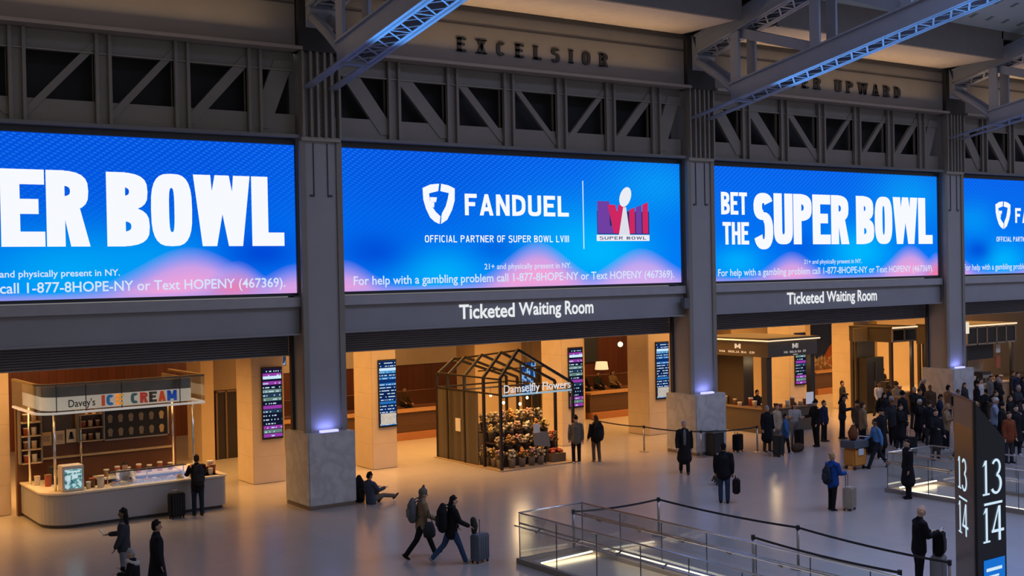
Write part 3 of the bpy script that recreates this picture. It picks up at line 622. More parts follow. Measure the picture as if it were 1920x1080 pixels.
# things on the counter
t = thing('display_fridge', (9.3, 35.05, 1.0), 'small white display fridge with a blue-green lit door on the counter corner', 'fridge')
MB().box(9.0, 9.6, 34.85, 35.35, 1.0, 1.72).build('cabinet', mat('fridge_white', (.6, .52, .42), .4), t, bevel=.02)
n = NT('fridge_screen'); a = n.noise(9, 3); n.emission(n.mix(n.math('GREATER_THAN', a, .52), n.mix(n.math('GREATER_THAN', a, .42), (.06, .13, .24), (.12, .36, .32)), (.55, .75, .85)), .8)
MB().box(9.07, 9.53, 34.83, 34.85, 1.08, 1.62).build('door', n.m, t)
put_polys([R4(9.13, 1.32, 9.22, 1.46), R4(9.26, 1.36, 9.42, 1.47), R4(9.12, 1.53, 9.48, 1.58)], 'bright_panels', emat('fridge_glow', (.6, .75, .8), .9), 34.825, t)
g = thing('sneeze_guard_case', (11.4, 34.95, 1.0), 'long glass topping case with bright trays along the ice cream counter', 'glass case')
MB().add([(10.35, 34.75, 1.0), (12.6, 34.75, 1.0), (12.6, 34.95, 1.38), (10.35, 34.95, 1.38), (10.35, 34.77, 1.0), (12.6, 34.77, 1.0), (12.6, 34.97, 1.38), (10.35, 34.97, 1.38)], [(0, 1, 2, 3), (7, 6, 5, 4), (0, 4, 5, 1), (2, 6, 7, 3), (0, 3, 7, 4), (1, 5, 6, 2)]).build('front_glass', glass, g)
MB().box(10.35, 12.6, 34.93, 35.3, 1.38, 1.4).build('top_glass', glass, g)
MB().tube([(10.35, 34.94, 1.4), (12.6, 34.94, 1.4)], .02).build('top_rail', steel_dk, g)
for x in (10.35, 11.5, 12.6): MB().cyl(x, 35.2, 1.0, 1.4, .018).build('post', chrome, g)
for i in range(9):
    x = 10.5+i*.24; t = thing('topping_tray', (x, 35.08, 1.0), '%s topping tray from the left inside the glass case' % ('first second third fourth fifth sixth seventh eighth ninth'.split()[i]), 'tray', 'topping trays')
    MB().box(x-.1, x+.1, 34.95, 35.22, 1.0, 1.06).build('tray', mat('tray_steel', (.6, .58, .55), .3, .7), t); b = MB()
    for q in range(8): b.ball((x+random.uniform(-.06, .06), 35.08+random.uniform(-.09, .09), 1.07), .035, .035, .03, 6, 4)
    b.build('topping', mat('topping_%d' % (i % 4), ((.5, .2, .06), (.7, .6, .45), (.25, .1, .05), (.6, .42, .2))[i % 4]), t)
cup_spots = [(9.75, 35.0), (9.9, 35.15), (10.08, 34.95), (10.2, 35.2), (12.75, 34.9), (12.9, 35.15), (13.35, 34.95), (13.5, 35.15), (13.55, 35.5), (13.4, 35.4), (8.75, 36.6), (8.95, 36.2)]
cup_l = ['white cup stack right beside the fridge', 'brown jar behind the cup right of the fridge', 'tall cream jar left of the glass case', 'red-lidded jar touching the left end of glass case', 'small cup at right end of the glass case', 'dark jar behind the right end of the glass case', 'cream cup on the counter right of the leaning customer', 'tall glass jar at the right end of the counter', 'brown jar deepest on the right counter return', 'white tub on the right counter return', 'cream stack at far left end of the counter', 'low white box near the left end of the counter']
for i, (x, y) in enumerate(cup_spots): tub(x, y, 1.0, .07+.015*(i % 3), .2+.07*(i % 3), jar_m[i % 4], cup_l[i], 'jars and cups on the ice cream counter', jar_m[(i+2) % 4])
t = thing('coffee_machine', (9.3, 36.6, .9), 'black drinks machine behind the fridge inside the ice cream kiosk', 'machine')
MB().box(9.05, 9.55, 36.35, 36.85, 0, .9).build('stand', brownwood, t); MB().box(9.08, 9.5, 36.4, 36.8, .9, 1.5).build('body', mat('machine_black', (.03, .028, .026), .3), t, bevel=.02); MB().box(9.15, 9.43, 36.36, 36.4, 1.2, 1.42).build('panel', mat('machine_steel', (.4, .38, .35), .3, .8), t)
t = thing('prep_counter', (12.2, 37.0, 0), 'back prep counter under the menu board with cream worktop', 'counter')
MB().box(10.6, 13.1, 36.75, 37.4, 0, .92).build('cabinet', brownwood, t); MB().box(10.55, 13.15, 36.7, 37.42, .92, .97).build('worktop', mat('cream_worktop', (.7, .6, .45)), t)
for i in range(7):
    x = 10.85+i*.33; tub(x, 37.0, .97, .08, .22+.06*(i % 2), jar_m[(i*2+1) % 4], '%s container from the left on the back prep counter' % ('first second third fourth fifth sixth seventh'.split()[i]), 'containers on the prep counter')
# ------------------------------------------------------------------ flower stall
F = thing('flower_stall', (25.3, 36.6, 0), 'black steel house-shaped flower stall with a lopsided gable frame', 'kiosk')
blk = mat('black_iron', (.018, .013, .010), .5, .3)
FY = [34.55, 35.6, 36.85, 38.0, 38.75]
for i, y in enumerate(FY):
    pk = 4.2-(y-34.55)*.12; le = 3.25-(y-34.55)*.03; b = MB()
    for p, q in (((23.72, y, 0), (23.72, y, le)), ((23.72, y, le), (24.5, y, pk)), ((24.5, y, pk), (26.9, y, 2.88)), ((26.9, y, 2.88), (26.9, y, 0))): b.bar(p, q, .09, .09, (0, 1, 0))
    b.build('portal_frame', blk, F)
b = MB()
for x, z in ((23.72, 2.66), (26.9, 2.7), (23.72, 3.2), (24.5, 4.0)): b.bar((x, 34.55, z+(.18 if x == 24.5 else 0)), (x, 38.75, z-(.33 if x == 24.5 else 0)), .06, .06)
b.bar((23.72, 38.75, 2.66), (26.9, 38.75, 2.66), .06, .06); b.bar((23.72, 34.55, 2.58), (26.9, 34.55, 2.66), .08, .06); b.bar((23.72, 36.85, 2.7), (26.9, 36.85, 2.7), .06, .06)
b.bar((25.6, 34.55, 3.55), (25.6, 38.75, 3.15), .05, .05)
b.build('tie_beam', blk, F)
MB().box(23.6, 27.0, 34.4, 38.85, 0, .04).build('floor_plate', mat('stall_floor', (.30, .22, .14), .5), F)
n = NT('dark_stall_boards'); q = n.math('FLOOR', n.math('MULTIPLY', n.y, 4.0)); n.put(n.b.inputs['Base Color'], n.mix(n.white(q), (.035, .028, .02), (.10, .08, .06)))
for i, (y0, y1) in enumerate(((36.0, 36.82), (36.9, 37.95), (38.05, 38.7))): MB().box(23.70, 23.74, y0, y1, .05, 2.62).build('side_panel', n.m, F)
MB().box(23.75, 26.85, 38.6, 38.68, .05, 1.15).build('rear_panel', mat('rear_boards', (.07, .05, .035), .6), F)
MB().box(23.78, 26.8, 34.46, 34.52, 2.6, 2.66).build('sign_rail', mat('lit_sign_rail', (.3, .45, .5), .3, emit=(.35, .55, .65), es=.55), F)
put_polys(fit_text('Damselfly Flowers', 23.82, 26.75, 2.62, 3.0, .0), 'sign_lettering', mat('sign_white', (.7, .72, .72), .4, emit=(.75, .78, .8), es=.55), 34.48, F, .02)
t = thing('paper_notice', (23.66, 37.3, 1.1), 'white paper notice taped on the dark side panel of flower stall', 'notice')
MB().box(23.665, 23.695, 37.1, 37.42, 1.15, 1.62).build('sheet', mat('paper_white', (.6, .56, .5), .7), t)
t = thing('display_stand', (25.4, 35.6, 0), 'stepped dark wooden flower stand inside the flower stall', 'stand')
for y0, y1, z in ((35.0, 35.5, .45), (35.5, 36.0, .85), (36.0, 36.5, 1.2)): MB().box(24.0, 26.7, y0, y1, z-.05, z).build('shelf', mat('dark_wood', (.05, .03, .018), .5), t); MB().box(24.05, 26.65, y0+.02, y0+.05, .04, z-.05).build('riser', mat('dark_wood', (.05, .03, .018)), t)
FC = {'pink': (.50, .27, .18), 'white': (.60, .52, .38), 'orange': (.55, .24, .06), 'yellow': (.58, .42, .14), 'cream': (.52, .40, .24), 'red': (.42, .07, .03), 'lilac': (.34, .24, .24)}
leafm = mat('dark_leaves', (.11, .095, .04), .6); zinc = mat('zinc_bucket', (.30, .28, .26), .4, .6, scale=6); darkpot = mat('dark_pot', (.06, .05, .045), .5)
protos = {}
def bouquet(x, y, z, col, lab, pot='zinc', s=1.0):
    key = (col, pot)
    if key not in protos:
        t = thing('flower_bucket', (x, y, z), lab, 'flowers', 'flower buckets of the stall')
        MB().lathe([(.10, 0), (.14, .3), (.15, .31), (.13, .31), (.12, .25)], x, y, z).build('bucket', zinc if pot == 'zinc' else darkpot, t, smooth=True)
        b = MB(); rg = random.Random(hash(col) % 99)
        rg = random.Random(len(protos)+5)
        for i in range(26):
            a = rg.uniform(0, 2*PI); rr_ = rg.uniform(.05, .2); h = rg.uniform(.32, .6); c = Vector((x+rr_*math.cos(a), y+rr_*math.sin(a), z+h)); d = Vector((math.cos(a), math.sin(a), .8)).normalized()*.11; e = Vector((-math.sin(a), math.cos(a), 0))*.035
            b.add([c-d, c+e, c+d, c-e, c+Vector((0, 0, .012))], [(0, 1, 4), (1, 2, 4), (2, 3, 4), (3, 0, 4), (0, 3, 2, 1)])
        b.build('foliage', leafm, t); b = MB()
        for i in range(18):
            a = rg.uniform(0, 2*PI); rr_ = rg.uniform(.0, .19); h = rg.uniform(.42, .68)-rr_*.5; b.ball((x+rr_*math.cos(a), y+rr_*math.sin(a), z+h), .05, .05, .042, 7, 5)
        b.build('blooms', mat('bloom_'+col, FC[col], .7), t, smooth=True); protos[key] = t
        if s != 1: t.scale = (s, s, s)
        return t
    return dup(protos[key], (x, y, z), lab, rz=random.uniform(0, 6), sc=s)
fr = [(23.95, 36.1, 'cream'), (23.95, 35.75, 'white'), (23.95, 35.35, 'yellow'), (23.92, 34.95, 'pink'), (24.3, 34.75, 'white'), (24.72, 34.72, 'orange'), (25.15, 34.75, 'pink'), (25.55, 34.75, 'cream')]
ords = 'first second third fourth fifth sixth seventh eighth ninth'.split()
for i, (x, y, c) in enumerate(fr): bouquet(x, y, .04, c, 'zinc bucket of %s flowers, %s along the floor from the side panels round the corner' % (c, ords[i]))
for i, c in enumerate(('cream', 'orange', 'pink', 'white', 'yellow', 'cream', 'red')): bouquet(24.15+i*.39, 35.25, .45, c, '%s flowers on the lowest step, %s from left' % (c, ords[i]), 'dark')
for i, c in enumerate(('yellow', 'white', 'cream', 'pink', 'white', 'orange', 'yellow')): bouquet(24.15+i*.39, 35.75, .85, c, '%s flowers on the middle step, %s from left' % (c, ords[i]), 'dark')
for i, c in enumerate(('white', 'cream', 'lilac', 'orange', 'cream', 'pink', 'white')): bouquet(24.15+i*.39, 36.25, 1.2, c, '%s flowers on the top step, %s from left' % (c, ords[i]), 'dark', 1.05)
t = thing('flower_crate', (26.35, 34.95, .04), 'wooden crate of red blooms on the floor at right end of the stall', 'crate')
MB().box(26.05, 26.7, 34.75, 35.1, .04, .34).build('crate', mat('crate_wood', (.16, .10, .05), .6), t); b = MB()
for i in range(26): b.ball((random.uniform(26.1, 26.65), random.uniform(34.8, 35.05), .38+random.uniform(0, .1)), .06, .06, .05, 7, 5)
b.build('blooms', mat('bloom_red', FC['red']), t, smooth=True)
t = thing('sign_easel', (25.5, 34.95, .04), 'grey sloping board with a white paper sheet at the front of the flower stall', 'sign board')
MB().add([(25.2, 34.6, .75), (25.9, 34.6, .65), (25.95, 34.8, 1.15), (25.25, 34.8, 1.25), (25.2, 34.64, .75), (25.9, 34.64, .65), (25.95, 34.84, 1.15), (25.25, 34.84, 1.25)], [(0, 1, 2, 3), (7, 6, 5, 4), (0, 4, 5, 1), (2, 6, 7, 3), (0, 3, 7, 4), (1, 5, 6, 2)]).build('board', mat('slate_board', (.10, .085, .07), .6), t)
MB().bar((25.3, 34.66, .7), (25.3, 34.85, .04), .04, .04).build('leg', darkpot, t); MB().bar((25.85, 34.66, .65), (25.85, 34.85, .04), .04, .04).build('leg', darkpot, t)
MB().box(25.15, 25.42, 34.58, 34.6, 1.2, 1.52).build('paper_sheet', mat('paper_white', (.6, .56, .5)), t)
for i, (x, y, z) in enumerate(((24.3, 35.2, 2.3), (25.3, 35.6, 2.15), (26.2, 36.4, 2.25), (24.9, 36.9, 2.4))):
    t = thing('bulb_lamp', (x, y, z), '%s hanging bulb lamp from the front inside the flower stall' % ords[i], 'lamp', 'stall bulb lamps'); MB().ball((x, y, z), .05, .05, .06).build('bulb', emat('bulb_glow', (1, .75, .4), 4), t, smooth=True); MB().tube([(x, y, z+.05), (x, y, 2.72 if abs(y-36.9) < .1 else 3.7)], .008, 5).build('cord', blk, t)
l = bpy.data.lights.new('stall_light', 'POINT'); l.energy = 60; l.color = (1, .66, .32); l.shadow_soft_size = .3; lo = bpy.data.objects.new('stall_light', l); COL.objects.link(lo); lo.location = (25.3, 35.6, 2.45)
# ------------------------------------------------------------------ bakery kiosk and the right kiosks
dkb = mat('kiosk_dark_brown', (.045, .034, .026), .45); dkb2 = mat('kiosk_band_brown', (.085, .065, .048), .45); glow = mat('warm_strip', (.8, .6, .35), .4, emit=(1, .78, .48), es=.9)
B = thing('bakery_kiosk', (38.7, 36.5, 0), 'dark brown bakery kiosk with white M emblems on its canopy corner', 'kiosk')
for x0, x1, y0, y1 in ((37.2, 40.2, 34.6, 34.7), (37.2, 37.3, 34.7, 38.6), (40.1, 40.2, 34.7, 38.6)): MB().box(x0, x1, y0, y1, 3.2, 3.86).build('canopy_band', dkb2, B)
MB().box(37.1, 40.3, 34.5, 38.7, 3.86, 3.91).build('roof_strip', glow, B); MB().box(37.15, 40.25, 34.55, 38.65, 3.91, 3.98).build('roof', dkb, B)
MB().box(37.3, 40.1, 34.7, 38.5, 3.2, 3.25).build('soffit', dkb, B)
for x, y, w in ((37.35, 34.85, .3), (40.05, 34.85, .25), (37.35, 38.4, .3), (40.05, 38.4, .25)): MB().box(x-w/2, x+w/2, y-w/2, y+w/2, 0, 3.2).build('post', dkb, B)
MB().box(37.25, 37.95, 35.0, 38.4, 0, 1.0).build('counter', dkb2, B); MB().box(37.95, 40.1, 34.7, 35.3, 0, 1.0).build('counter', dkb2, B); MB().box(37.2, 38.0, 35.0, 38.4, 1.0, 1.05).build('worktop', mat('brown_top', (.2, .13, .08), .3), B); MB().box(38.0, 40.15, 34.65, 35.35, 1.0, 1.05).build('worktop', mat('brown_top', (.2, .13, .08)), B)
MB().box(37.6, 38.2, 36.4, 38.4, 1.05, 3.2).build('inner_cabinet', dkb, B)
wsg = mat('sign_cream', (.6, .55, .48), .5, emit=(.8, .72, .6), es=.35)
put_polys(letters('M', 38.65, 38.95, 3.52, 3.72, .2, .2)+[R4(38.97, 3.52, 39.02, 3.72)], 'emblem', wsg, 34.595, B); put_polys(letters('MAGNOLIA BAKERY', 38.15, 39.6, 3.33, 3.42, .16, .16, .12, .4, .65), 'sign_lettering', wsg, 34.595, B); MB().box(38.7, 38.98, 34.59, 34.6, 3.24, 3.27).build('sign_rule', wsg, B)
for pl, nm in ((letters('M', 36.1, 36.45, 3.52, 3.72, .2, .2), 'emblem'), (letters('MAGNOLIA BAKERY', 35.2, 37.4, 3.33, 3.42, .16, .16, .12, .4, .65), 'sign_lettering')):
    b = MB()
    for q in pl: b.face([(37.195, 72.6-x, z) for x, z in q])
    b.build(nm, wsg, B)
bs = [(37.6, 35.3), (37.5, 35.7), (37.7, 36.1), (37.45, 36.5), (37.6, 36.9), (37.5, 37.4), (38.3, 35.0), (38.7, 34.95), (39.1, 35.05), (39.5, 34.95), (39.9, 35.05)]
for i, (x, y) in enumerate(bs): tub(x, y, 1.05, .1, .16+.1*(i % 3), jar_m[(i*3+1) % 4], ('pastry box %s from the corner on the bakery side counter' % ords[i] if i < 6 else 'pastry jar %s from the corner on the bakery front counter' % ords[i-6]), 'boxes and jars on the bakery counter')
t = thing('tablet_stand', (39.7, 34.72, 1.05), 'pale lit order tablet standing on the bakery front counter', 'tablet'); MB().box(39.5, 39.95, 34.62, 34.65, 1.1, 1.6).build('screen', mat('tablet_screen', (.5, .5, .55), .3, emit=(.6, .6, .7), es=.35), t); MB().box(39.65, 39.8, 34.64, 34.72, 1.05, 1.3).build('foot', steel_dk, t)
def cafe(name, x0, x1, y0, y1, zb, zt, win, lab, side=True):
    t = thing(name, ((x0+x1)/2, (y0+y1)/2, 0), lab, 'kiosk')
    fm = mat('kiosk_frame_tan', (.30, .21, .13), .45); dark = mat('kiosk_window_dark', (.014, .010, .008), .3)
    MB().box(x0, x1, y0, y1, zt, zt+.06).build('roof', dkb, t); MB().box(x0-.05, x1+.05, y0-.05, y0, zt-.02, zt+.05).build('light_strip', glow, t)
    MB().box(x0+.02, x1-.02, y0+.06, y1, zb, zt).build('canopy_box', dkb, t)
    w = (x1-x0)/win
    for i in range(win): MB().box(x0+i*w+.06, x0+(i+1)*w-.06, y0+.03, y0+.06, zb+.1, zt-.12).build('dark_pane', dark, t)
    b = MB().box(x0, x1, y0, y0+.05, zt-.1, zt-.02).box(x0, x1, y0, y0+.05, zb, zb+.08)
    for i in range(win+1): b.box(x0+i*w-.04, x0+i*w+.04, y0, y0+.05, zb, zt-.02)
    b.build('canopy_frame', fm, t)
    for x in (x0+.1, x1-.1):
        for y in (y0+.2, y1-.1): MB().box(x-.07, x+.07, y-.07, y+.07, 0, zb).build('post', dkb, t)
    MB().box(x0+.1, x1-.1, y0+.3, y0+.9, 0, 1.0).build('counter', mat('tan_counter', (.27, .17, .09), .45), t); MB().box(x0+.05, x1-.05, y0+.25, y0+.95, 1.0, 1.06).build('worktop', mat('pale_top', (.5, .4, .28), .3), t)
    MB().box(x0+.2, x1-.2, y1-.3, y1-.2, 0, zb).build('back_panel', dkb, t); return t
c1 = cafe('coffee_kiosk', 45.7, 47.4, 34.9, 37.4, 3.4, 4.05, 2, 'coffee kiosk with dark framed canopy panes left of the right steel column')
MB().box(44.75, 45.7, 36.3, 36.4, 3.42, 4.05).build('side_fascia', dkb2, c1)
c2 = cafe('snack_kiosk', 50.9, 54.9, 34.6, 37.5, 3.0, 3.92, 5, 'snack kiosk with five dark framed canopy panes right of the right column')
MB().box(51.1, 53.6, 35.0, 35.1, 2.25, 2.95).build('black_menu', black, c2); MB().box(51.0, 53.6, 35.6, 35.7, 1.1, 2.2).build('back_tiles', mat('pale_tiles', (.32, .26, .2), .4, scale=8, var=.4), c2)
MB().box(53.75, 54.1, 34.95, 35.0, 2.5, 2.9).build('white_notice', mat('paper_white', (.6, .56, .5)), c2); MB().box(53.75, 54.1, 34.95, 35.0, 1.75, 2.35).build('red_poster', mat('poster_red', (.4, .1, .04)), c2)
for i in range(8): tub(51.2+i*.45, 35.1, 1.06, .1, .2+.09*(i % 3), jar_m[(i*3) % 4], '%s jar from the left on the snack kiosk counter' % ords[i], 'jars on the snack kiosk counter')
for i in range(3): tub(46.0+i*.45, 35.5, 1.06, .1, .25, jar_m[(i+1) % 4], '%s jar from the left on the coffee kiosk counter' % ords[i], 'jars on the coffee kiosk counter')
t = thing('column_lantern', (50.8, 36.5, 4.0), 'square white lattice lantern beside the right column above snack kiosk', 'lantern'); MB().box(50.2, 50.75, 34.4, 34.5, 3.6, 4.15).build('shade', mat('lantern_lattice', (.7, .6, .45), .5, emit=(1, .85, .6), es=.7, scale=22, var=.8), t); MB().box(50.45, 50.5, 34.43, 34.47, 4.15, 5.16).build('rod', steel_dk, t)
# mural and plants at the lounge
t = thing('wall_mural', (53.5, 46.0, .3), 'blue mural with an orange peak in the lounge right of the bakery', 'mural')
MB().box(50.62, 56.15, 46.0, 46.1, .3, 5.1).build('canvas', mat('mural_blue', (.008, .035, .16), .7, scale=.8, var=.5, emit=(.008, .035, .16), es=.0), t)
MB().prism([(52.9, .9), (55.6, .9), (55.3, 1.7), (54.75, 2.55), (54.4, 2.3), (54.0, 1.8), (53.3, 1.4)], 45.97, 46.0).build('painted_peak', mat('mural_orange', (.42, .10, .03), .7), t)
t = thing('planter', (52.3, 44.9, 0), 'long planter of pale dry plants below the mural', 'planter')
MB().box(50.9, 54.0, 44.6, 45.2, 0, 1.1).build('box', mat('planter_brown', (.12, .07, .035), .5), t); b = MB()
for i in range(70):
    x, y, h = random.uniform(51, 53.9), random.uniform(44.65, 45.15), random.uniform(.3, 1.0); b.bar((x, y, 1.05), (x+random.uniform(-.15, .15), y, 1.1+h), .015, .015); b.ball((x, y, 1.1+h*.8), .07, .05, .09, 6, 4)
b.build('dry_plants', mat('dry_plant', (.36, .27, .17), .7, scale=8, var=.5), t)
# display stands and signs between piers
def post_sign(x, y, h, w, hh, lab, m, name='sign_stand'):
    t = thing(name, (x, y, 0), lab, 'sign'); MB().box(x-w/2, x+w/2, y-.02, y+.02, h-hh, h).build('panel', m, t)
    b = MB()
    for a in ((x-w/2-.03, x-w/2, h-hh-.03, h+.03), (x+w/2, x+w/2+.03, h-hh-.03, h+.03), (x-w/2, x+w/2, h, h+.03), (x-w/2, x+w/2, h-hh-.03, h-hh)): b.box(a[0], a[1], y-.03, y+.03, a[2], a[3])
    b.build('frame', mat('sign_frame', (.4, .32, .22), .4, .4), t); MB().cyl(x, y, .03, h-hh-.03, .03).build('pole', mat('sign_pole', (.4, .32, .22), .4, .4), t); MB().cyl(x, y, 0, .03, .22).build('foot', steel_dk, t); return t
post_sign(22.45, 40.6, 1.95, .5, .85, 'framed black letter board on a pole right of the left blue departure board', mat('letter_board', (.03, .028, .025), .5, scale=30, var=.9), 'letter_board')
post_sign(19.9, 39.9, 1.75, .3, .4, 'small framed sign on a thin pole close behind the left marble plinth', mat('small_sign', (.10, .08, .06), scale=20, var=.9))
def screen_hang(x, y, z, w, h, lab):
    t = thing('hanging_screen', (x, y, z), lab, 'screen'); MB().box(x-w/2, x+w/2, y, y+.08, z, z+h).build('casing', black, t); n = NT('info_screen_%d' % len(MATS)); q = n.noise(5, 2); n.emission(n.mix(n.math('GREATER_THAN', q, .52), (.01, .05, .2), (.25, .5, .8)), .8)
    MB().box(x-w/2+.03, x+w/2-.03, y-.012, y, z+.03, z+h-.03).build('panel', n.m, t); b = MB()
    for sx in (-.2, .2): b.box(x+sx*w-.015, x+sx*w+.015, y+.03, y+.06, z+h, 5.16)
    b.build('hanger', steel_dk, t)
screen_hang(18.05, 40.5, 3.7, .7, .6, 'small blue screen hanging right of the left purple departure board')
screen_hang(28.1, 38.9, 2.0, .75, 1.35, 'blue screen behind the flower stall sign lettering')
screen_hang(41.5, 42, 2.2, .8, 1.5, 'small blue screen seen through left side of the bakery kiosk')
# far buffet lamps beyond the flower stall customers
t = thing('buffet_table', (38.6, 49, 0), 'dark buffet table with lit white shades in the lounge', 'table'); MB().box(36.2, 41.6, 48.7, 49.6, 0, 1.2).build('body', black, t); MB().box(36.1, 41.7, 48.6, 49.7, 1.2, 1.26).build('top', brownwood, t)
for i, x in enumerate((37.0, 38.4, 40.2)):
    t = thing('table_lamp', (x, 49.1, 1.26), '%s lamp with glowing drum shade on the dark buffet table' % ('left', 'centre', 'right')[i], 'lamp', 'buffet lamps'); MB().cyl(x, 49.1, 1.26, 1.75, .04).build('stem', steel_dk, t); MB().cyl(x, 49.1, 1.75, 2.15, .36, .3).build('shade', mat('lamp_shade', (.7, .5, .3), .6, emit=(1, .72, .4), es=.8), t)
# ------------------------------------------------------------------ stair openings with glass rails
def stair_rail(x0, x1, y1, y0, lab, grp, led):
    t = thing('glass_railing', ((x0+x1)/2, y1, 0), lab, 'railing', grp)
    b = MB().box(x0-.06, x0+.06, y0, y1+.06, 0, .12).box(x1-.06, x1+.06, y0, y1+.06, 0, .12).box(x0, x1, y1-.06, y1+.06, 0, .12); b.build('kerb', mat('kerb_stone', (.24, .20, .17), .4), t)
    ys = []; y = y1
    while y-1.45 > y0: ys.append((y, y-1.45)); y -= 1.45
    for a, c in ys:
        for x in (x0, x1): MB().box(x-.008, x+.008, c+.012, a-.012, .12, 1.17).build('glass_panel', glass, t)
    MB().box(x0+.02, x1-.02, y1-.008, y1+.008, .12, 1.17).build('glass_panel', glass, t)
    b = MB(); eg = mat('glass_edge', (.12, .12, .12), .3)
    for a, c in ys:
        for x in (x0, x1): b.box(x-.009, x+.009, a-.012, a+.004, .12, 1.17)
    b.build('glass_joints', eg, t)
    MB().tube([(x0, y0, 1.2), (x0, y1, 1.2)], .022).tube([(x0, y1, 1.2), (x1, y1, 1.2)], .022).tube([(x1, y1, 1.2), (x1, y0, 1.2)], .022).build('top_rail', chrome, t, smooth=True)
    for x, s in ((x0, 1), (x1, -1)):
        MB().tube([(x+s*.1, y0, .92), (x+s*.1, y1+.12, .92)], .022).tube([(x-s*.1, y0, .9), (x-s*.1, y1+.05, .9)], .018).build('handrail', chrome, t, smooth=True)
        b = MB()
        for a, c in ys: b.tube([(x, a-.7, .86), (x+s*.1, a-.7, .9)], .02); b.ball((x, a-.7, .86), .04, .04, .04, 8, 5); b.build('bracket', mat('rail_bracket', (.15, .14, .13), .3, .7), t); b = MB()
    st = emat('led_strip_white', (1, .86, .62), 3.2)
    for p, q in led: MB().bar(p, q, .05, .03).build('led_strip', st, t)
    b = MB().box(x0+.06, x1-.06, y0, y1-.06, .005, .02); b.build('landing', mat('landing_stone', (.42, .36, .3), .3), t)
    # warm strip light of the stair, under the handrail
    for p, q in led:
        l = bpy.data.lights.new('stair_strip_light', 'AREA'); l.shape = 'RECTANGLE'; l.size = abs(q[0]-p[0])+.05; l.size_y = abs(q[1]-p[1])+.05; l.energy = 9; l.color = (1, .78, .45)
        lo = bpy.data.objects.new('stair_strip_light', l); COL.objects.link(lo); lo.location = ((p[0]+q[0])/2, (p[1]+q[1])/2, p[2]-.03)
    return t
stair_rail(16.5, 18.4, 23.35, 9, 'glass stair railing in the foreground with lit landing, nearest the camera', 'glass stair railings', [((16.65, 22.68, .1), (18.3, 22.85, .1)), ((18.28, 21.9, .28), (18.28, 14, .28))])
stair_rail(30.4, 32.6, 23.5, 9, 'glass stair railing behind the black numbered totem with person in black before it', 'glass stair railings', [((30.55, 23.0, .1), (30.55, 12, .1)), ((30.6, 23.2, .15), (32.4, 23.2, .15))])
# ------------------------------------------------------------------ queue posts and belts
post_m = mat('brushed_post', (.34, .32, .30), .35, .8)
def stanchion(x, y, lab):
    t = thing('stanchion', (x, y, 0), lab, 'queue post', 'queue posts'); MB().lathe([(.18, 0), (.18, .015), (.05, .04), (.032, .05)], x, y, 0, 18).build('base', post_m, t, smooth=False); MB().cyl(x, y, .04, .93, .032).build('post', post_m, t, smooth=True); MB().cyl(x, y, .9, 1.0, .045).build('belt_head', black, t); return t
SP = {'a': (18.33, 23.6, 'queue post at the far corner of the foreground glass railing'), 'b': (21.0, 23.43, 'queue post at the far bend of foreground belts, standing alone'), 'c': (19.6, 18.77, 'queue post nearest the camera where the second belt starts, bottom centre'), 'd': (21.1, 18.81, 'queue post midway along the long foreground belt'), 'e': (20.87, 14.67, 'queue post just left of the tall numbered totem'), 'f': (19.46, 14.79, 'queue post at bottom edge left of the bald man with phone'),
      'g': (30.39, 34.66, 'queue post left of the middle marble plinth on the warm floor'), 'h': (31.0, 32.2, 'queue post standing right against the middle marble plinth'), 'i': (33.41, 31.7, 'queue post at the head of the bakery queue')}
for v in SP.values(): stanchion(*v)
def belt(p, q, lab, z=.95):
    a = Vector((SP[p][0], SP[p][1], z)); c = Vector((SP[q][0], SP[q][1], z)) if isinstance(q, str) else Vector((*q, z)); b = MB(); n_ = 8; d = (c-a); dn = Vector((-d.y, d.x, 0)).normalized()*.004
    pts = [a+d*i/n_-Vector((0, 0, .05*4*(i/n_)*(1-i/n_))) for i in range(n_+1)]
    for u_, v_ in zip(pts, pts[1:]):
        vs = [w+s*dn+Vector((0, 0, hz)) for w in (u_, v_) for s in (-1, 1) for hz in (-.025, .025)]; b.add(vs, [(0, 1, 3, 2), (4, 6, 7, 5), (0, 4, 5, 1), (2, 3, 7, 6), (0, 2, 6, 4), (1, 5, 7, 3)])
    return tag(b.build('belt', mat('belt_black', (.015, .016, .02), .7), at=a), lab, 'queue belt', 'queue belts')
belt('a', 'b', 'black belt from glass railing corner to the lone far queue post'); belt('b', 'd', 'black belt running right from the lone far queue post'); belt('d', 'e', 'black belt passing behind the bald man towards the totem'); belt('c', 'f', 'black belt at bottom starting from the nearest queue post')
belt('g', (30.4, 37.8), 'dark belt from the left warm-floor post back to limestone pier'); belt('g', 'h', 'black belt in front of the left side of middle plinth'); belt('h', 'i', 'black belt from middle plinth to the bakery queue')
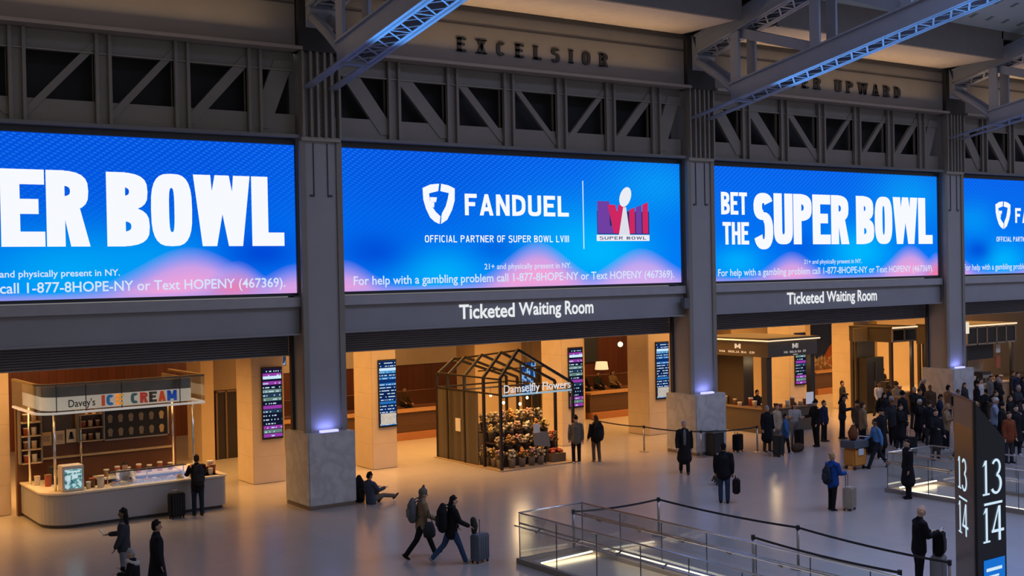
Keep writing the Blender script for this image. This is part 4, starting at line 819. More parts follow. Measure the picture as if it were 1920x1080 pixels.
# ------------------------------------------------------------------ numbered totem
T = thing('track_totem', (20.0, 13.6, 0), 'tall black wedge-shaped totem with glowing numbers 13 and 14', 'sign')
A = (19.57, 13.19); Lc = (20.44, 14.22); Rc = (20.54, 13.2)
def tri(m0, m1, m2, z0, ztops, nm, m):
    P = [m0, m1, m2]; return MB().add([(*p, z0) for p in P]+[(*p, z) for p, z in zip(P, ztops)], [(0, 2, 1), (3, 4, 5), (0, 1, 4, 3), (1, 2, 5, 4), (2, 0, 3, 5)]).build(nm, m, T)
tm = mat('totem_dark', (.022, .025, .032), .3, .5); tri(A, Rc, Lc, .05, (4.38, 3.6, 4.42), 'body', tm)
tri((19.55, 13.16), (20.6, 13.15), (20.45, 14.3), 0, (.05,)*3, 'foot_plate', steel_dk)
def on_face(p, q, polys, nm, m, off=.012):
    d = Vector((q[0]-p[0], q[1]-p[1])); L = d.length; d /= L; nn = Vector((d.y, -d.x))*off
    b = MB()
    for pl in polys: b.face([(p[0]+d.x*x+nn.x, p[1]+d.y*x+nn.y, z) for x, z in pl])
    return b.build(nm, m, T)
on_face(Lc, A, [R4(.02, .1, 1.24, 4.36)], 'side_face', mat('totem_bronze', (.10, .085, .07), .22, .7), .006)
on_face(Lc, A, [R4(.02, 3.86, 1.24, 4.36)], 'side_cap', mat('totem_grey', (.13, .13, .14), .35, .5), .008)
MB().bar((A[0], A[1], .05), (A[0], A[1], 4.39), .07, .05, (1, -1, 0)).build('edge_trim', mat('totem_edge', (.03, .028, .026), .3, .6), T)
MB().add([(*Lc, 4.43), (*A, 4.39), (A[0]+.05, A[1]+.03, 4.36), (Lc[0], Lc[1]+.02, 4.41)], [(0, 1, 2, 3)]).build('top_lit_edge', mat('totem_top_lit', (.3, .34, .42), .3, .4), T)  # pale blue tone painted for the light along the top edge
num_m = emat('number_glow', (.62, .80, .95), 1)
def num13(x, z, s):
    g = [R4(x+.10*s, z, x+.17*s, z+.68*s), R4(x+.02*s, z, x+.25*s, z+.035*s), [(x+.02*s, z+.56*s), (x+.10*s, z+.60*s), (x+.17*s, z+.68*s), (x+.10*s, z+.68*s)]]
    g += ring(x+.48*s, z+.52*s, .16*s, .165*s, .07*s, .05*s, -80, 150, 14, 2)+ring(x+.47*s, z+.19*s, .2*s, .2*s, .08*s, .05*s, -150, 85, 14, 2); return g
def num14(x, z, s):
    g = [R4(x+.10*s, z, x+.17*s, z+.68*s), R4(x+.02*s, z, x+.25*s, z+.035*s), [(x+.02*s, z+.56*s), (x+.10*s, z+.60*s), (x+.17*s, z+.68*s), (x+.10*s, z+.68*s)]]
    return g+[R4(x+.53*s, z, x+.61*s, z+.68*s), R4(x+.30*s, z+.17*s, x+.72*s, z+.225*s), [(x+.30*s, z+.17*s), (x+.36*s, z+.17*s), (x+.57*s, z+.68*s), (x+.53*s, z+.68*s)]]
on_face(A, Rc, num13(.2, 2.62, .95), 'number', num_m); on_face(A, Rc, [[(.26, 2.43), (.84, 2.43), (.84, 2.475), (.26, 2.475)]], 'divider', num_m); on_face(A, Rc, num14(.2, 1.74, .95), 'number', num_m)
on_face(Lc, A, num13(.25, 2.62, .9), 'number', num_m); on_face(Lc, A, [R4(.32, 2.44, .85, 2.475)], 'divider', num_m); on_face(Lc, A, num14(.25, 1.77, .9), 'number', num_m)
on_face(A, Rc, [R4(.22, .5, .9, 1.42)], 'lower_screen', emat('totem_screen_blue', (.01, .16, .62), 1)); on_face(A, Rc, [R4(.3, 1.2, .8, 1.26), R4(.3, 1.08, .7, 1.12)], 'screen_lines', num_m, .014)

# small fittings
t = thing('loudspeaker', (31.0, 33.0, 5.5), 'small grey loudspeaker box under the middle screen beside the middle column', 'loudspeaker'); MB().box(30.85, 31.13, 32.8, 33.0, 5.45, 5.85).build('box', mat('speaker_grey', (.10, .10, .11), .5), t, bevel=.02); MB().box(30.95, 31.03, 33.0, 33.1, 5.6, 5.7).build('bracket', steel_dk, t)
for i, (x, y) in enumerate(((9.6, 35.6), (11.0, 35.6), (12.4, 35.6))):
    l = bpy.data.lights.new('kiosk_downlight', 'SPOT'); l.energy = 90; l.color = (1, .70, .38); l.spot_size = math.radians(120); l.spot_blend = .6; l.shadow_soft_size = .12; lo = bpy.data.objects.new('kiosk_downlight', l); COL.objects.link(lo); lo.location = (x, y, 3.2)
    t = thing('downlight', (x, y, 3.24), '%s round downlight under the ice cream kiosk canopy' % ('left', 'middle', 'right')[i], 'lamp', 'kiosk downlights'); MB().cyl(x, y, 3.255, 3.295, .09).build('housing', chrome, t); MB().cyl(x, y, 3.25, 3.256, .07).build('lens', emat('downlight_lens', (1, .8, .5), 3), t)
for i, (x, y) in enumerate(((38.6, 35.6), (51.9, 35.6), (54.0, 35.6), (46.5, 35.8))):
    l = bpy.data.lights.new('kiosk_lamp', 'POINT'); l.energy = 22; l.color = (1, .68, .36); l.shadow_soft_size = .15; lo = bpy.data.objects.new('kiosk_lamp', l); COL.objects.link(lo); lo.location = (x, y, 2.85)

for x, y, z, w, hh, nm, lab in ((46.2, 35.6, 1.06, .7, .5, 'espresso_machine', 'black espresso machine on the coffee kiosk counter'), (53.0, 35.2, 1.06, .8, .55, 'espresso_machine', 'black machine at the right part of snack kiosk counter')):
    t = thing(nm, (x, y, z), lab, 'machine', 'kiosk coffee machines'); MB().box(x-w/2, x+w/2, y-.2, y+.25, z, z+hh).build('body', mat('machine_black', (.03, .028, .026)), t, bevel=.03); MB().box(x-w/2+.05, x+w/2-.05, y-.24, y-.2, z+.25, z+.4).build('panel', mat('machine_steel', (.4, .38, .35)), t)
    MB().cyl(x-.12, y-.22, z+.12, z+.25, .03).build('spout', chrome, t)
t = thing('tall_fridge', (46.9, 37.0, 0), 'tall dark cabinet at the back of the coffee kiosk', 'cabinet'); MB().box(45.95, 47.2, 36.6, 37.05, .05, 2.6).build('body', mat('cabinet_dark', (.02, .018, .016), .4), t); MB().box(46.55, 46.6, 36.56, 36.6, .3, 2.4).build('door_seam', steel_dk, t); MB().box(46.48, 46.52, 36.54, 36.6, 1.1, 1.5).build('handle', chrome, t)
# ------------------------------------------------------------------ people
def remesh(mb, name, vox, it=3):
    me = bpy.data.meshes.new('tmp'); me.from_pydata([tuple(v) for v in mb.v], [], mb.f); me.update()
    o = bpy.data.objects.new('tmp', me); COL.objects.link(o)
    bm = bmesh.new(); bm.from_mesh(me); bmesh.ops.recalc_face_normals(bm, faces=bm.faces); bm.to_mesh(me); bm.free()
    m = o.modifiers.new('r', 'REMESH'); m.mode = 'VOXEL'; m.voxel_size = vox; m.use_smooth_shade = True
    m = o.modifiers.new('s', 'SMOOTH'); m.factor = .5; m.iterations = it
    bpy.context.view_layer.update()
    out = bpy.data.meshes.new_from_object(o.evaluated_get(bpy.context.evaluated_depsgraph_get())); out.name = name
    bpy.data.objects.remove(o); bpy.data.meshes.remove(me); return out
POSES = {   # hip swing L/R, knee bend L/R, shoulder swing L/R, abduction L/R, elbow L/R, lean, head pitch (down +)
    'stand': dict(hip=(2, -2), knee=(2, 2), sh=(2, -2), ab=(9, 9), el=(14, 14), lean=0, head=6),
    'phone': dict(hip=(3, -3), knee=(3, 3), sh=(14, 18), ab=(7, 6), el=(84, 92), lean=2, head=26),
    'onehand': dict(hip=(0, -4), knee=(2, 4), sh=(6, 20), ab=(8, 6), el=(20, 68), lean=0, head=4),
    'walk': dict(hip=(27, -22), knee=(6, 16), sh=(-20, 16), ab=(8, 8), el=(20, 48), lean=4, head=6),
    'walk2': dict(hip=(-24, 24), knee=(22, 4), sh=(8, 22), ab=(8, 9), el=(30, 40), lean=4, head=10),
    'amble': dict(hip=(12, -11), knee=(5, 10), sh=(-8, 8), ab=(9, 10), el=(14, 22), lean=1, head=4),
    'counter': dict(hip=(2, -3), knee=(1, 3), sh=(34, 38), ab=(12, 12), el=(50, 46), lean=6, head=14),
    'bend': dict(hip=(10, -4), knee=(8, 4), sh=(52, 60), ab=(8, 8), el=(30, 30), lean=38, head=10),
    'sit': dict(hip=(140, 98), knee=(125, 18), sh=(44, 40), ab=(8, 8), el=(50, 60), lean=-6, head=30),
    'chair': dict(hip=(86, 82), knee=(84, 88), sh=(18, 22), ab=(10, 10), el=(50, 56), lean=4, head=8),
}
def joints(p):
    J = {}; rad = math.radians; S_ = 1.7
    def dr(a): return Vector((0, math.sin(rad(a)), -math.cos(rad(a))))
    t = Vector((0, math.sin(rad(p['lean'])), math.cos(rad(p['lean'])))); J['t'] = t
    for i, sx in ((0, -1), (1, 1)):
        h = Vector((sx*.09, 0, 0)); k = h+dr(p['hip'][i])*.245*S_+Vector((sx*.01, 0, 0)); a = k+dr(p['hip'][i]-p['knee'][i])*.24*S_
        J['h', i], J['k', i], J['a', i] = h, k, a
        s = t*.285*S_+Vector((sx*.185, 0, 0)); ab = rad(p['ab'][i]); sw = rad(p['sh'][i])
        e = s+Vector((sx*math.sin(ab), math.sin(sw)*math.cos(ab), -math.cos(sw)*math.cos(ab)))*.172*S_
        f_ = rad(p['sh'][i]+p['el'][i]); ab2 = ab*.2-rad(8 if p['el'][i] > 40 else 0); w = e+Vector((sx*math.sin(ab2), math.sin(f_)*math.cos(ab2), -math.cos(f_)*math.cos(ab2)))*.148*S_
        J['s', i], J['e', i], J['w', i] = s, e, w
    zmin = min(J['a', 0].z, J['a', 1].z)-.085
    zmin = min(zmin, -.14)
    for q in list(J):
        if q != 't': J[q] = J[q]-Vector((0, 0, zmin))
    J['p'] = Vector((0, 0, -zmin)); J['hd'] = J['p']+t*.69+Vector((0, math.sin(rad(p['head']))*.07, 0)); return J
_fig = {}
def figure(pose, top, hair, near):
    key = (pose, top, hair, near)
    if key in _fig: return _fig[key]
    p = POSES[pose]; J = joints(p); t = J['t']; P = J['p']; out = []
    C = lambda d, dy=0: P+t*d+Vector((0, dy, 0))
    bk = ('body', pose, near)
    if bk not in _fig:
        b = MB()
        b.chain([C(-.08), C(0), C(.13), C(.26), C(.40), C(.475)], [(.15, .11), (.155, .115), (.135, .095), (.15, .105), (.165, .11), (.12, .08)], 14)
        b.chain([C(.45), C(.53), J['hd']-Vector((0, .01, .04))], [(.062, .062), (.054, .056), (.052, .058)], 10)
        h = J['hd']; q = math.radians(p['head']); F_ = Vector((0, math.cos(q), -math.sin(q))); U = Vector((0, math.sin(q), math.cos(q)))
        b.chain([h-U*.105+F_*.03, h-U*.06+F_*.02, h+U*.0, h+U*.06-F_*.005, h+U*.10-F_*.01], [(.032, .035), (.058, .07), (.073, .092), (.072, .092), (.045, .06)], 14)
        b.chain([h+U*.015+F_*.088, h-U*.022+F_*.108], [(.009, .012), (.016, .016)], 8)
        b.chain([h-U*.062+F_*.084, h-U*.066+F_*.086], [(.024, .010), (.024, .010)], 8)
        b.chain([h+U*.028-Vector((.03, 0, 0))+F_*.084, h+U*.028+Vector((.03, 0, 0))+F_*.084], [.011, .011], 8)
        for sx in (-1, 1): b.ball(h+Vector((sx*.076, 0, 0))-F_*.008-U*.005, .014, .024, .034, 8, 6)
        for i, sx in ((0, -1), (1, 1)):
            b.chain([J['h', i], J['h', i]*.5+J['k', i]*.5, J['k', i], J['k', i]*.6+J['a', i]*.4, J['a', i]], [.085, .075, .056, .058, .038], 10)
            b.chain([J['s', i]-Vector((sx*.03, 0, 0)), J['s', i]*.5+J['e', i]*.5, J['e', i], J['e', i]*.6+J['w', i]*.4, J['w', i]], [.056, .048, .040, .040, .028], 10)
            d = (J['w', i]-J['e', i]).normalized(); w = J['w', i]; sd = Vector((1, 0, 0)); nn = d.cross(sd).normalized()
            sp = (sd-d*sd.dot(d)).normalized(); fl = nn if nn.y > 0 else -nn       # fingers curl forward
            if abs(d.y) > .7: fl = Vector((0, 0, -1))
            b.chain([w, w+d*.05, w+d*.085], [(.026, .017), (.038, .017), (.036, .014)], 8, ref=sp)
            for j in range(4):
                o = w+d*.085+sp*(-.027+.018*j); L = (.068, .078, .072, .056)[j]
                b.chain([o, o+d*L*.5+fl*.006, o+d*L*.82+fl*.024], [.0092, .0088, .0078], 6)
            o = w+d*.028-sp*sx*.03; b.chain([o, o+d*.03-sp*sx*.026+fl*.008, o+d*.058-sp*sx*.03+fl*.018], [.0115, .0105, .009], 6)
        _fig[bk] = remesh(b, 'body', .0105 if near else .015, 2)
        b = MB()
        for sx in (-1, 1): b.ball(h+Vector((sx*.03, 0, 0))+F_*.088+U*.012, .011, .007, .008, 8, 5)
        me = bpy.data.meshes.new('eyes'); me.from_pydata([tuple(v) for v in b.v], [], b.f); _fig['eyes', pose] = me
    out.append(('body', _fig[bk], 'skin'))
    if near: out.append(('eyes', _fig['eyes', pose], 'eye'))
    # trousers and shoes
    tk = ('trousers', pose)
    if tk not in _fig:
        b = MB(); b.chain([C(.1), C(.0), C(-.09)], [(.155, .12), (.175, .135), (.155, .12)], 12)
        for i in (0, 1): b.chain([J['h', i], J['h', i]*.5+J['k', i]*.5, J['k', i], J['k', i]*.5+J['a', i]*.5, J['a', i]+(J['a', i]-J['k', i]).normalized()*.02], [.098, .090, .072, .068, .062], 10)
        _fig[tk] = remesh(b, 'trousers', .018)
        for i in (0, 1):
            a = J['a', i]; d = (J['a', i]-J['k', i]).normalized(); fw = Vector((0, -d.z, d.y))     # forward from the shank
            if pose == 'sit': fw = Vector((0, .8, .6))
            dn = Vector((0, fw.z*-1, fw.y)) * -1
            b = MB(); b.chain([a+dn*.052-fw*.06, a+dn*.05, a+dn*.056+fw*.08, a+dn*.062+fw*.165], [(.038, .034), (.043, .05), (.046, .034), (.036, .022)], 10, ref=(1, 0, 0)); b.chain([a-dn*.03, a+dn*.03], [.05, .048], 8)
            _fig['shoe', pose, i] = remesh(b, 'shoe', .014, 2)
    out += [('trousers', _fig[tk], 'legs'), ('shoe', _fig['shoe', pose, 0], 'shoe'), ('shoe', _fig['shoe', pose, 1], 'shoe')]
    ck = ('top', pose, top)
    if ck not in _fig:
        b = MB(); fat = .02 if top == 'puffer' else 0
        ring_ = [C(.0), C(.13), C(.26), C(.40), C(.47), C(.515)]; rads = [(.19+fat, .145+fat), (.175+fat, .135+fat), (.185+fat, .14+fat), (.20, .135+fat), (.165, .105), (.082, .08)]
        if top == 'jacket' or top == 'puffer': ring_ = [C(-.12)]+ring_; rads = [(.195+fat, .15+fat)]+rads
        if top == 'coat': ring_ = [P+Vector((0, .0, -.42)), P+Vector((0, 0, -.2))]+ring_; rads = [(.25, .205), (.22, .175)]+rads
        if top == 'shirt': rads = [(.172, .13), (.155, .115), (.168, .122), (.183, .122), (.15, .095), (.072, .07)]
        b.chain(ring_, rads, 16)
        for i, sx in ((0, -1), (1, 1)):
            g = 0 if top == 'shirt' else .012
            b.chain([J['s', i]-Vector((sx*.05, 0, 0)), J['s', i], J['s', i]*.5+J['e', i]*.5, J['e', i], J['e', i]*.5+J['w', i]*.5, J['w', i]-(J['w', i]-J['e', i]).normalized()*.015], [.07+g, .068+g+fat, .062+g+fat, .056+g+fat*.7, .050+g+fat*.5, .044+g], 10)
        if top in ('jacket', 'coat', 'puffer'): b.chain([C(.5), C(.55)], [(.088, .088), (.080, .082)], 10)
        _fig[ck] = remesh(b, top, .016)
    out.append(({'shirt': 'shirt', 'jacket': 'jacket', 'coat': 'coat', 'puffer': 'padded_jacket'}[top], _fig[ck], 'top'))
    hk = ('hair', pose, hair)
    if hair != 'bald':
        if hk not in _fig:
            h = J['hd']; q = math.radians(p['head']); F_ = Vector((0, math.cos(q), -math.sin(q))); U = Vector((0, math.sin(q), math.cos(q))); b = MB()
            if hair in ('short', 'long', 'bun'):
                b.chain([h-U*.03-F_*.032, h+U*.03-F_*.024, h+U*.085-F_*.014, h+U*.118-F_*.01], [(.070, .072), (.082, .086), (.076, .090), (.04, .05)], 14)
                b.chain([h+U*.075+F_*.035, h+U*.088+F_*.066], [(.06, .03), (.05, .02)], 10)
            if hair == 'long': b.chain([h+U*.02-F_*.05, h-U*.08-F_*.065, h-U*.2-F_*.07, h-U*.3-F_*.06], [(.085, .05), (.095, .05), (.098, .042), (.07, .03)], 12)
            if hair == 'bun': b.ball(h+U*.09-F_*.1, .05, .05, .05)
            if hair in ('hat', 'beanie'):
                b.chain([h+U*.03-F_*.014, h+U*.06-F_*.014, h+U*.115-F_*.014, h+U*.15-F_*.014], [(.094, .112), (.094, .112), (.084, .098), (.045, .05)], 14)
                if hair == 'hat': b.chain([h-U*.02-F_*.06, h-U*.1-F_*.07], [(.08, .05), (.07, .04)], 10); b.ball(h+U*.2-F_*.01, .035, .035, .035)
            if hair == 'cap':
                b.chain([h+U*.035-F_*.012, h+U*.08-F_*.012, h+U*.125-F_*.012], [(.086, .104), (.084, .1), (.05, .06)], 14); b.chain([h+U*.045+F_*.08, h+U*.03+F_*.16], [(.06, .012), (.045, .01)], 10)
            _fig[hk] = remesh(b, 'hair', .012 if near else .016, 2)
        out.append(({'hat': 'knit_hat', 'beanie': 'beanie', 'cap': 'cap'}.get(hair, 'hair'), _fig[hk], 'hair'))
    _fig[key] = out; return out
PM = {}
def pmat(c, rough=.8):
    k = tuple(round(x, 3) for x in c)
    if k not in PM: PM[k] = mat('cloth_%02d' % len(PM), c, rough, scale=9, var=.22, bump=.15, spec=.5 if rough < .7 else .12)
    return PM[k]
BLK = (.010, .010, .012); NAVY = (.012, .018, .04); CHAR = (.03, .03, .034); BRN = (.06, .035, .02); TAN = (.22, .15, .085); GRY = (.13, .125, .12); JEAN = (.028, .045, .09); DJEAN = (.014, .02, .035); BEI = (.34, .26, .17); WHT = (.5, .48, .45); BLU = (.035, .12, .34)
SK = [(.46, .26, .17), (.36, .19, .115), (.16, .075, .04), (.52, .32, .22)]
HR = {'black': (.010, .008, .007), 'brown': (.05, .026, .013), 'grey': (.26, .25, .24), 'blond': (.30, .19, .09), 'white': (.45, .43, .40)}
def person(x, y, face, lab, pose='stand', top='jacket', tc=BLK, lc=BLK, sc=BLK, hair='short', hc='black', skin=0, h=1.72, near=False, group=None, z=0):
    t = thing('person', (x, y, z), lab, 'person', group); t.rotation_euler.z = math.radians(face); s = h/1.72; t.scale = (s, s, s)
    for nm, me, slot in figure(pose, top, hair, near):
        o = bpy.data.objects.new(nm, me); COL.objects.link(o); o.parent = t
        c = {'skin': SK[skin], 'eye': (.02, .015, .012), 'legs': lc, 'shoe': sc, 'top': tc, 'hair': HR.get(hc, hc) if isinstance(hc, str) else hc}[slot]
        if not me.materials: me.materials.append(None)
        setmat(o, pmat(c, .55 if slot == 'skin' else .8))
    return t
def local(t, v): return t.location+Matrix.Rotation(t.rotation_euler.z, 3, 'Z') @ (Vector(v)*t.scale.x)
def backpack(t, m, lab, dy=-.2, z=1.17, s=1.0):
    o = thing('backpack', local(t, (0, dy, z)), lab, 'backpack'); o.rotation_euler.z = t.rotation_euler.z; b = MB(); b.chain([(0, -.03, -.24*s), (0, -.04, -.1*s), (0, -.035, .12*s), (0, -.01, .24*s)], [(.15*s, .10*s), (.17*s, .12*s), (.155*s, .105*s), (.09*s, .06*s)], 14)
    me = remesh(b, 'pack_body', .016); q = bpy.data.objects.new('pack_body', me); COL.objects.link(q); q.parent = o; me.materials.append(pmat(m))
    b = MB().chain([(0, -.13*s, -.16*s), (0, -.14*s, .0)], [(.11*s, .04), (.10*s, .04)], 10); q = b.build('pocket', pmat(tuple(c*1.5 for c in m)), None, smooth=True); q.parent = o
    for sx in (-1, 1): q = MB().tube([(sx*.1*s, .03, .2*s), (sx*.13, .14, .26), (sx*.15, .30, .12), (sx*.15, .24, -.08), (sx*.12, .04, -.2*s)], .018, 6).build('strap', pmat(m), None, smooth=True); q.parent = o
    return o
def suitcase(x, y, rz, lab, m, h=.62, w=.42, d=.25, handle=1.0, tilt=0):
    o = thing('suitcase', (x, y, 0), lab, 'suitcase'); o.rotation_euler.z = math.radians(rz)
    if tilt: o.rotation_euler.x = math.radians(tilt); o.location.z = .05
    P = lambda nm, b, mm, bv=0: setattr(b.build(nm, mm, None, bevel=bv), 'parent', o)
    P('shell', MB().box(-w/2, w/2, -d/2, d/2, .06, .06+h), pmat(m, .45), .03)
    b = MB()
    for i in range(5): xx = -w*.36+i*w*.18; b.box(xx-.012, xx+.012, -d/2-.006, d/2+.006, .1, .02+h)
    P('ribs', b, pmat(tuple(c*.7 for c in m), .45)); hm = mat('case_handle', (.12, .12, .12), .35, .6)
    P('handle', MB().tube([(-.08, d*.3, h), (-.08, d*.3, handle), (.08, d*.3, handle), (.08, d*.3, h)], .012, 6), hm)
    for sx in (-1, 1):
        for sy in (-1, 1): P('wheel', MB().chain([(sx*w*.38-.015, sy*d*.34, .03), (sx*w*.38+.015, sy*d*.34, .03)], [.03, .03], 10, cap=False), mat('wheel_black', (.015, .015, .015), .5))
    return o
def phone(t, v=(.1, .46, 1.2)):
    o = thing('phone', local(t, v), 'small black phone held by '+t['label'][:60].split(' with ')[0].split(',')[0], 'phone'); o.rotation_euler.z = t.rotation_euler.z
    q = MB().box(-.037, .037, -.005, .005, -.07, .07).build('case', mat('phone_black', (.02, .02, .022), .3), None); q.parent = o; q = MB().box(-.033, .033, -.0065, -.005, -.063, .063).build('screen', mat('phone_screen', (.1, .12, .16), .2, emit=(.5, .6, .8), es=.3), None); q.parent = o; o.rotation_euler.x = math.radians(-40); return o
NR = dict(near=True)
# in front of the ice cream kiosk
a = person(12.62, 34.1, -8, 'person in black jacket with backpack leaning at the ice cream counter', 'counter', 'jacket', BLK, DJEAN, BRN, 'short', 'brown', 0, 1.76, **NR)
suitcase(11.98, 34.1, 5, 'black upright suitcase beside the person at the ice cream counter', BLK, .68, .44, .28, .8)
backpack(a, (.02, .02, .022), 'dark backpack worn by the person at the ice cream counter', z=1.2)
a = person(8.42, 27.5, 62, 'person with long dark hair in grey jeans holding out one hand, bottom left', 'onehand', 'jacket', (.035, .035, .04), (.15, .15, .16), BLK, 'long', 'black', 2, 1.72, **NR); phone(a, (.08, .5, 1.2))
person(8.42, 25.25, -100, 'man in long black coat turned right, bottom left', 'stand', 'coat', BLK, BLK, BLK, 'short', 'black', 1, 1.8, **NR)
person(7.72, 24.6, 60, 'person in a black jacket with pale grey collar nearest the camera at bottom left', 'phone', 'puffer', BLK, BLK, BLK, 'short', 'grey', 0, 1.42, **NR)
o = thing('scarf', (7.72, 24.6, 1.18), 'pale grey fur scarf round the neck of the lowest person at bottom left', 'scarf'); o.rotation_euler.z = math.radians(60)
b = MB(); b.chain([(.11*math.cos(q), .10*math.sin(q)+.02, -.03+.03*math.sin(q)) for q in [PI*2*i/14 for i in range(15)]], [.055]*15, 8, ref=(0, 0, 1)); b.chain([(.1, .1, -.04), (.14, .17, -.2)], [.05, .045], 8)
me = remesh(b, 'wrap', .014); q = bpy.data.objects.new('wrap', me); COL.objects.link(q); q.parent = o; me.materials.append(pmat((.36, .33, .29)))
person(11.05, 36.0, 170, 'kiosk worker in white shirt bending behind the ice cream counter', 'bend', 'shirt', WHT, BLK, BLK, 'short', 'black', 0, 1.7)
# walking pair
a = person(15.0, 25.35, -108, 'person striding in tan jacket, grey knit hat and dark leggings', 'walk', 'jacket', TAN, BLK, BLK, 'hat', (.12, .105, .085), 0, 1.74, **NR)
backpack(a, (.10, .10, .105), 'grey backpack on the walker in the tan jacket')
o = thing('tote_bag', local(a, (.3, .12, .72)), 'dark shoulder bag hanging at the side of tan jacket walker', 'bag'); b = MB().chain([(0, 0, -.15), (0, 0, 0), (0, 0, .15)], [(.07, .15), (.075, .15), (.05, .1)], 12); b.build('bag_body', pmat(CHAR), None, smooth=True).parent = o; MB().tube([(0, -.08, .14), (0, -.02, .5), (0, .08, .14)], .012, 6).build('bag_strap', pmat(CHAR), None).parent = o; o.rotation_euler.z = a.rotation_euler.z
a = person(15.2, 24.3, -105, 'walker in black jacket and blue jeans pushing a slate blue suitcase', 'walk2', 'jacket', BLK, (.03, .055, .12), (.3, .27, .25), 'long', 'black', 0, 1.68, **NR)
backpack(a, (.012, .012, .014), 'large black backpack on the walker in blue jeans', s=1.15)
suitcase(15.83, 24.05, 12, 'slate blue hard suitcase pushed by the walker in blue jeans', (.085, .10, .13), .62, .44, .26, 1.0)
o = thing('hanging_jacket', (15.72, 24.15, .86), 'dark folded jacket draped over slate blue suitcase handle', 'jacket'); b = MB().chain([(0, 0, .16), (.03, 0, 0), (.02, 0, -.16)], [(.07, .07), (.09, .08), (.06, .06)], 10); b.build('folded_cloth', pmat((.035, .032, .028)), None, smooth=True).parent = o
# sitting against the left plinth
a = person(17.35, 32.3, -80, 'person sitting on the floor against the right side of the left marble plinth', 'sit', 'jacket', (.05, .06, .09), (.12, .10, .08), BLK, 'short', 'black', 1, 1.72, **NR)
o = thing('backpack', (17.25, 32.85, .3), 'black backpack propped behind the person sitting on the floor', 'backpack'); MB().chain([(0, 0, -.26), (0, 0, -.05), (0, 0, .3), (0, 0, .45)], [(.17, .14), (.19, .16), (.17, .14), (.08, .08)], 12).build('pack_body', pmat(BLK), None, smooth=True).parent = o; MB().chain([(0, -.14, -.15), (0, -.15, .1)], [(.1, .04), (.1, .04)], 10).build('pocket', pmat(CHAR), None, smooth=True).parent = o
# flower stall customers
person(26.75, 34.2, -35, 'person in grey sweater and black trousers seen from behind at the flower stall', 'stand', 'jacket', (.11, .095, .075), BLK, WHT, 'cap', 'black', 0, 1.72, **NR)
a = person(27.5, 34.0, -8, 'person in black top and brown trousers right of the flower stall', 'onehand', 'jacket', BLK, (.09, .06, .04), (.3, .25, .2), 'long', 'brown', 0, 1.7, **NR)
backpack(a, BLK, 'black backpack of the right flower stall customer', s=1.2)
# hall middle
a = person(28.1, 30.0, 142, 'grey-haired man in an open long black coat walking left of the middle plinth', 'amble', 'coat', (.012, .011, .011), BLK, BRN, 'short', 'grey', 0, 1.8, **NR)
o = thing('shirt_front', (0, 0, 0), 'white shirt front showing in the open black coat of the grey-haired man', 'shirt'); bpy.data.objects.remove(o)
b = MB().chain([(0, .118, .95), (0, .142, 1.15), (0, .146, 1.3), (0, .118, 1.44)], [(.045, .03), (.05, .03), (.05, .03), (.03, .02)], 10); q = b.build('shirt_front', pmat(GRY), None, smooth=True); q.parent = a; q['label'] = 'pale shirt front'
a = person(25.45, 25.5, -48, 'man in broad black padded jacket and jeans seen from behind, hall middle', 'stand', 'puffer', BLK, JEAN, BLK, 'short', 'black', 0, 1.76, **NR)
o = thing('holdall', local(a, (.34, 0, .5)), 'black boxy bag in right hand of the man in jeans, hall middle', 'bag'); o.rotation_euler.z = a.rotation_euler.z
MB().box(-.1, .12, -.2, .2, -.22, .2).build('bag_body', pmat((.014, .013, .014)), None, bevel=.04).parent = o; MB().tube([(0, -.1, .19), (-.02, 0, .3), (0, .1, .19)], .014, 6).build('bag_handle', pmat(BLK), None).parent = o
suitcase(27.35, 27.8, 60, 'dark tilted suitcase on the floor left of the man in jeans', (.03, .026, .022), .55, .4, .26, .9, 38)
t = thing('black_bin', (31.75, 32.15, 0), 'small black bin standing against the middle marble plinth', 'bin'); MB().box(31.45, 32.0, 32.0, 32.4, .05, .85).build('bin_body', mat('bin_black', (.015, .014, .014), .5), t, bevel=.02); MB().box(31.43, 32.02, 31.98, 32.42, .85, .9).build('bin_lid', mat('bin_grey', (.1, .095, .09), .5), t); MB().box(31.5, 31.95, 32.05, 32.35, 0, .05).build('bin_foot', black, t)
# bakery queue
a = person(33.85, 31.6, 170, 'grey-haired person in black jacket at the head of the bakery queue', 'stand', 'coat', BLK, BRN, BRN, 'short', 'grey', 0, 1.72)
suitcase(33.0, 32.3, 10, 'dark suitcase left of the first person in the bakery queue', BLK, .6, .4, .26, .8)
person(34.7, 31.9, 190, 'blond person in beige jacket second in the bakery queue', 'stand', 'jacket', BEI, GRY, BRN, 'bun', 'brown', 0, 1.7)
a = person(33.85, 30.7, 215, 'person in bright blue vest and black trousers beside a black suitcase in the queue', 'amble', 'jacket', (.03, .10, .25), BLK, WHT, 'short', 'black', 1, 1.5)
suitcase(33.25, 30.5, 20, 'black suitcase left of the person in bright blue vest', (.012, .012, .012), .72, .46, .3, .95)
o = thing('holdall', (34.5, 30.7, .36), 'brown bag beside the person in the bright blue vest', 'bag'); MB().chain([(-.2, 0, .0), (0, 0, .02), (.2, 0, 0)], [(.12, .15), (.14, .17), (.12, .15)], 12, ref=(0, 1, 0)).build('bag_body', pmat(BRN), None, smooth=True).parent = o; MB().tube([(-.12, 0, .13), (0, 0, .3), (.12, 0, .13)], .014, 6).build('bag_handle', pmat(BLK), None).parent = o; o.location.z = .17
person(35.7, 31.9, 150, 'person in pale striped top and grey trousers in the bakery queue', 'phone', 'shirt', (.32, .30, .29), (.17, .17, .18), BLK, 'long', 'brown', 0, 1.68)
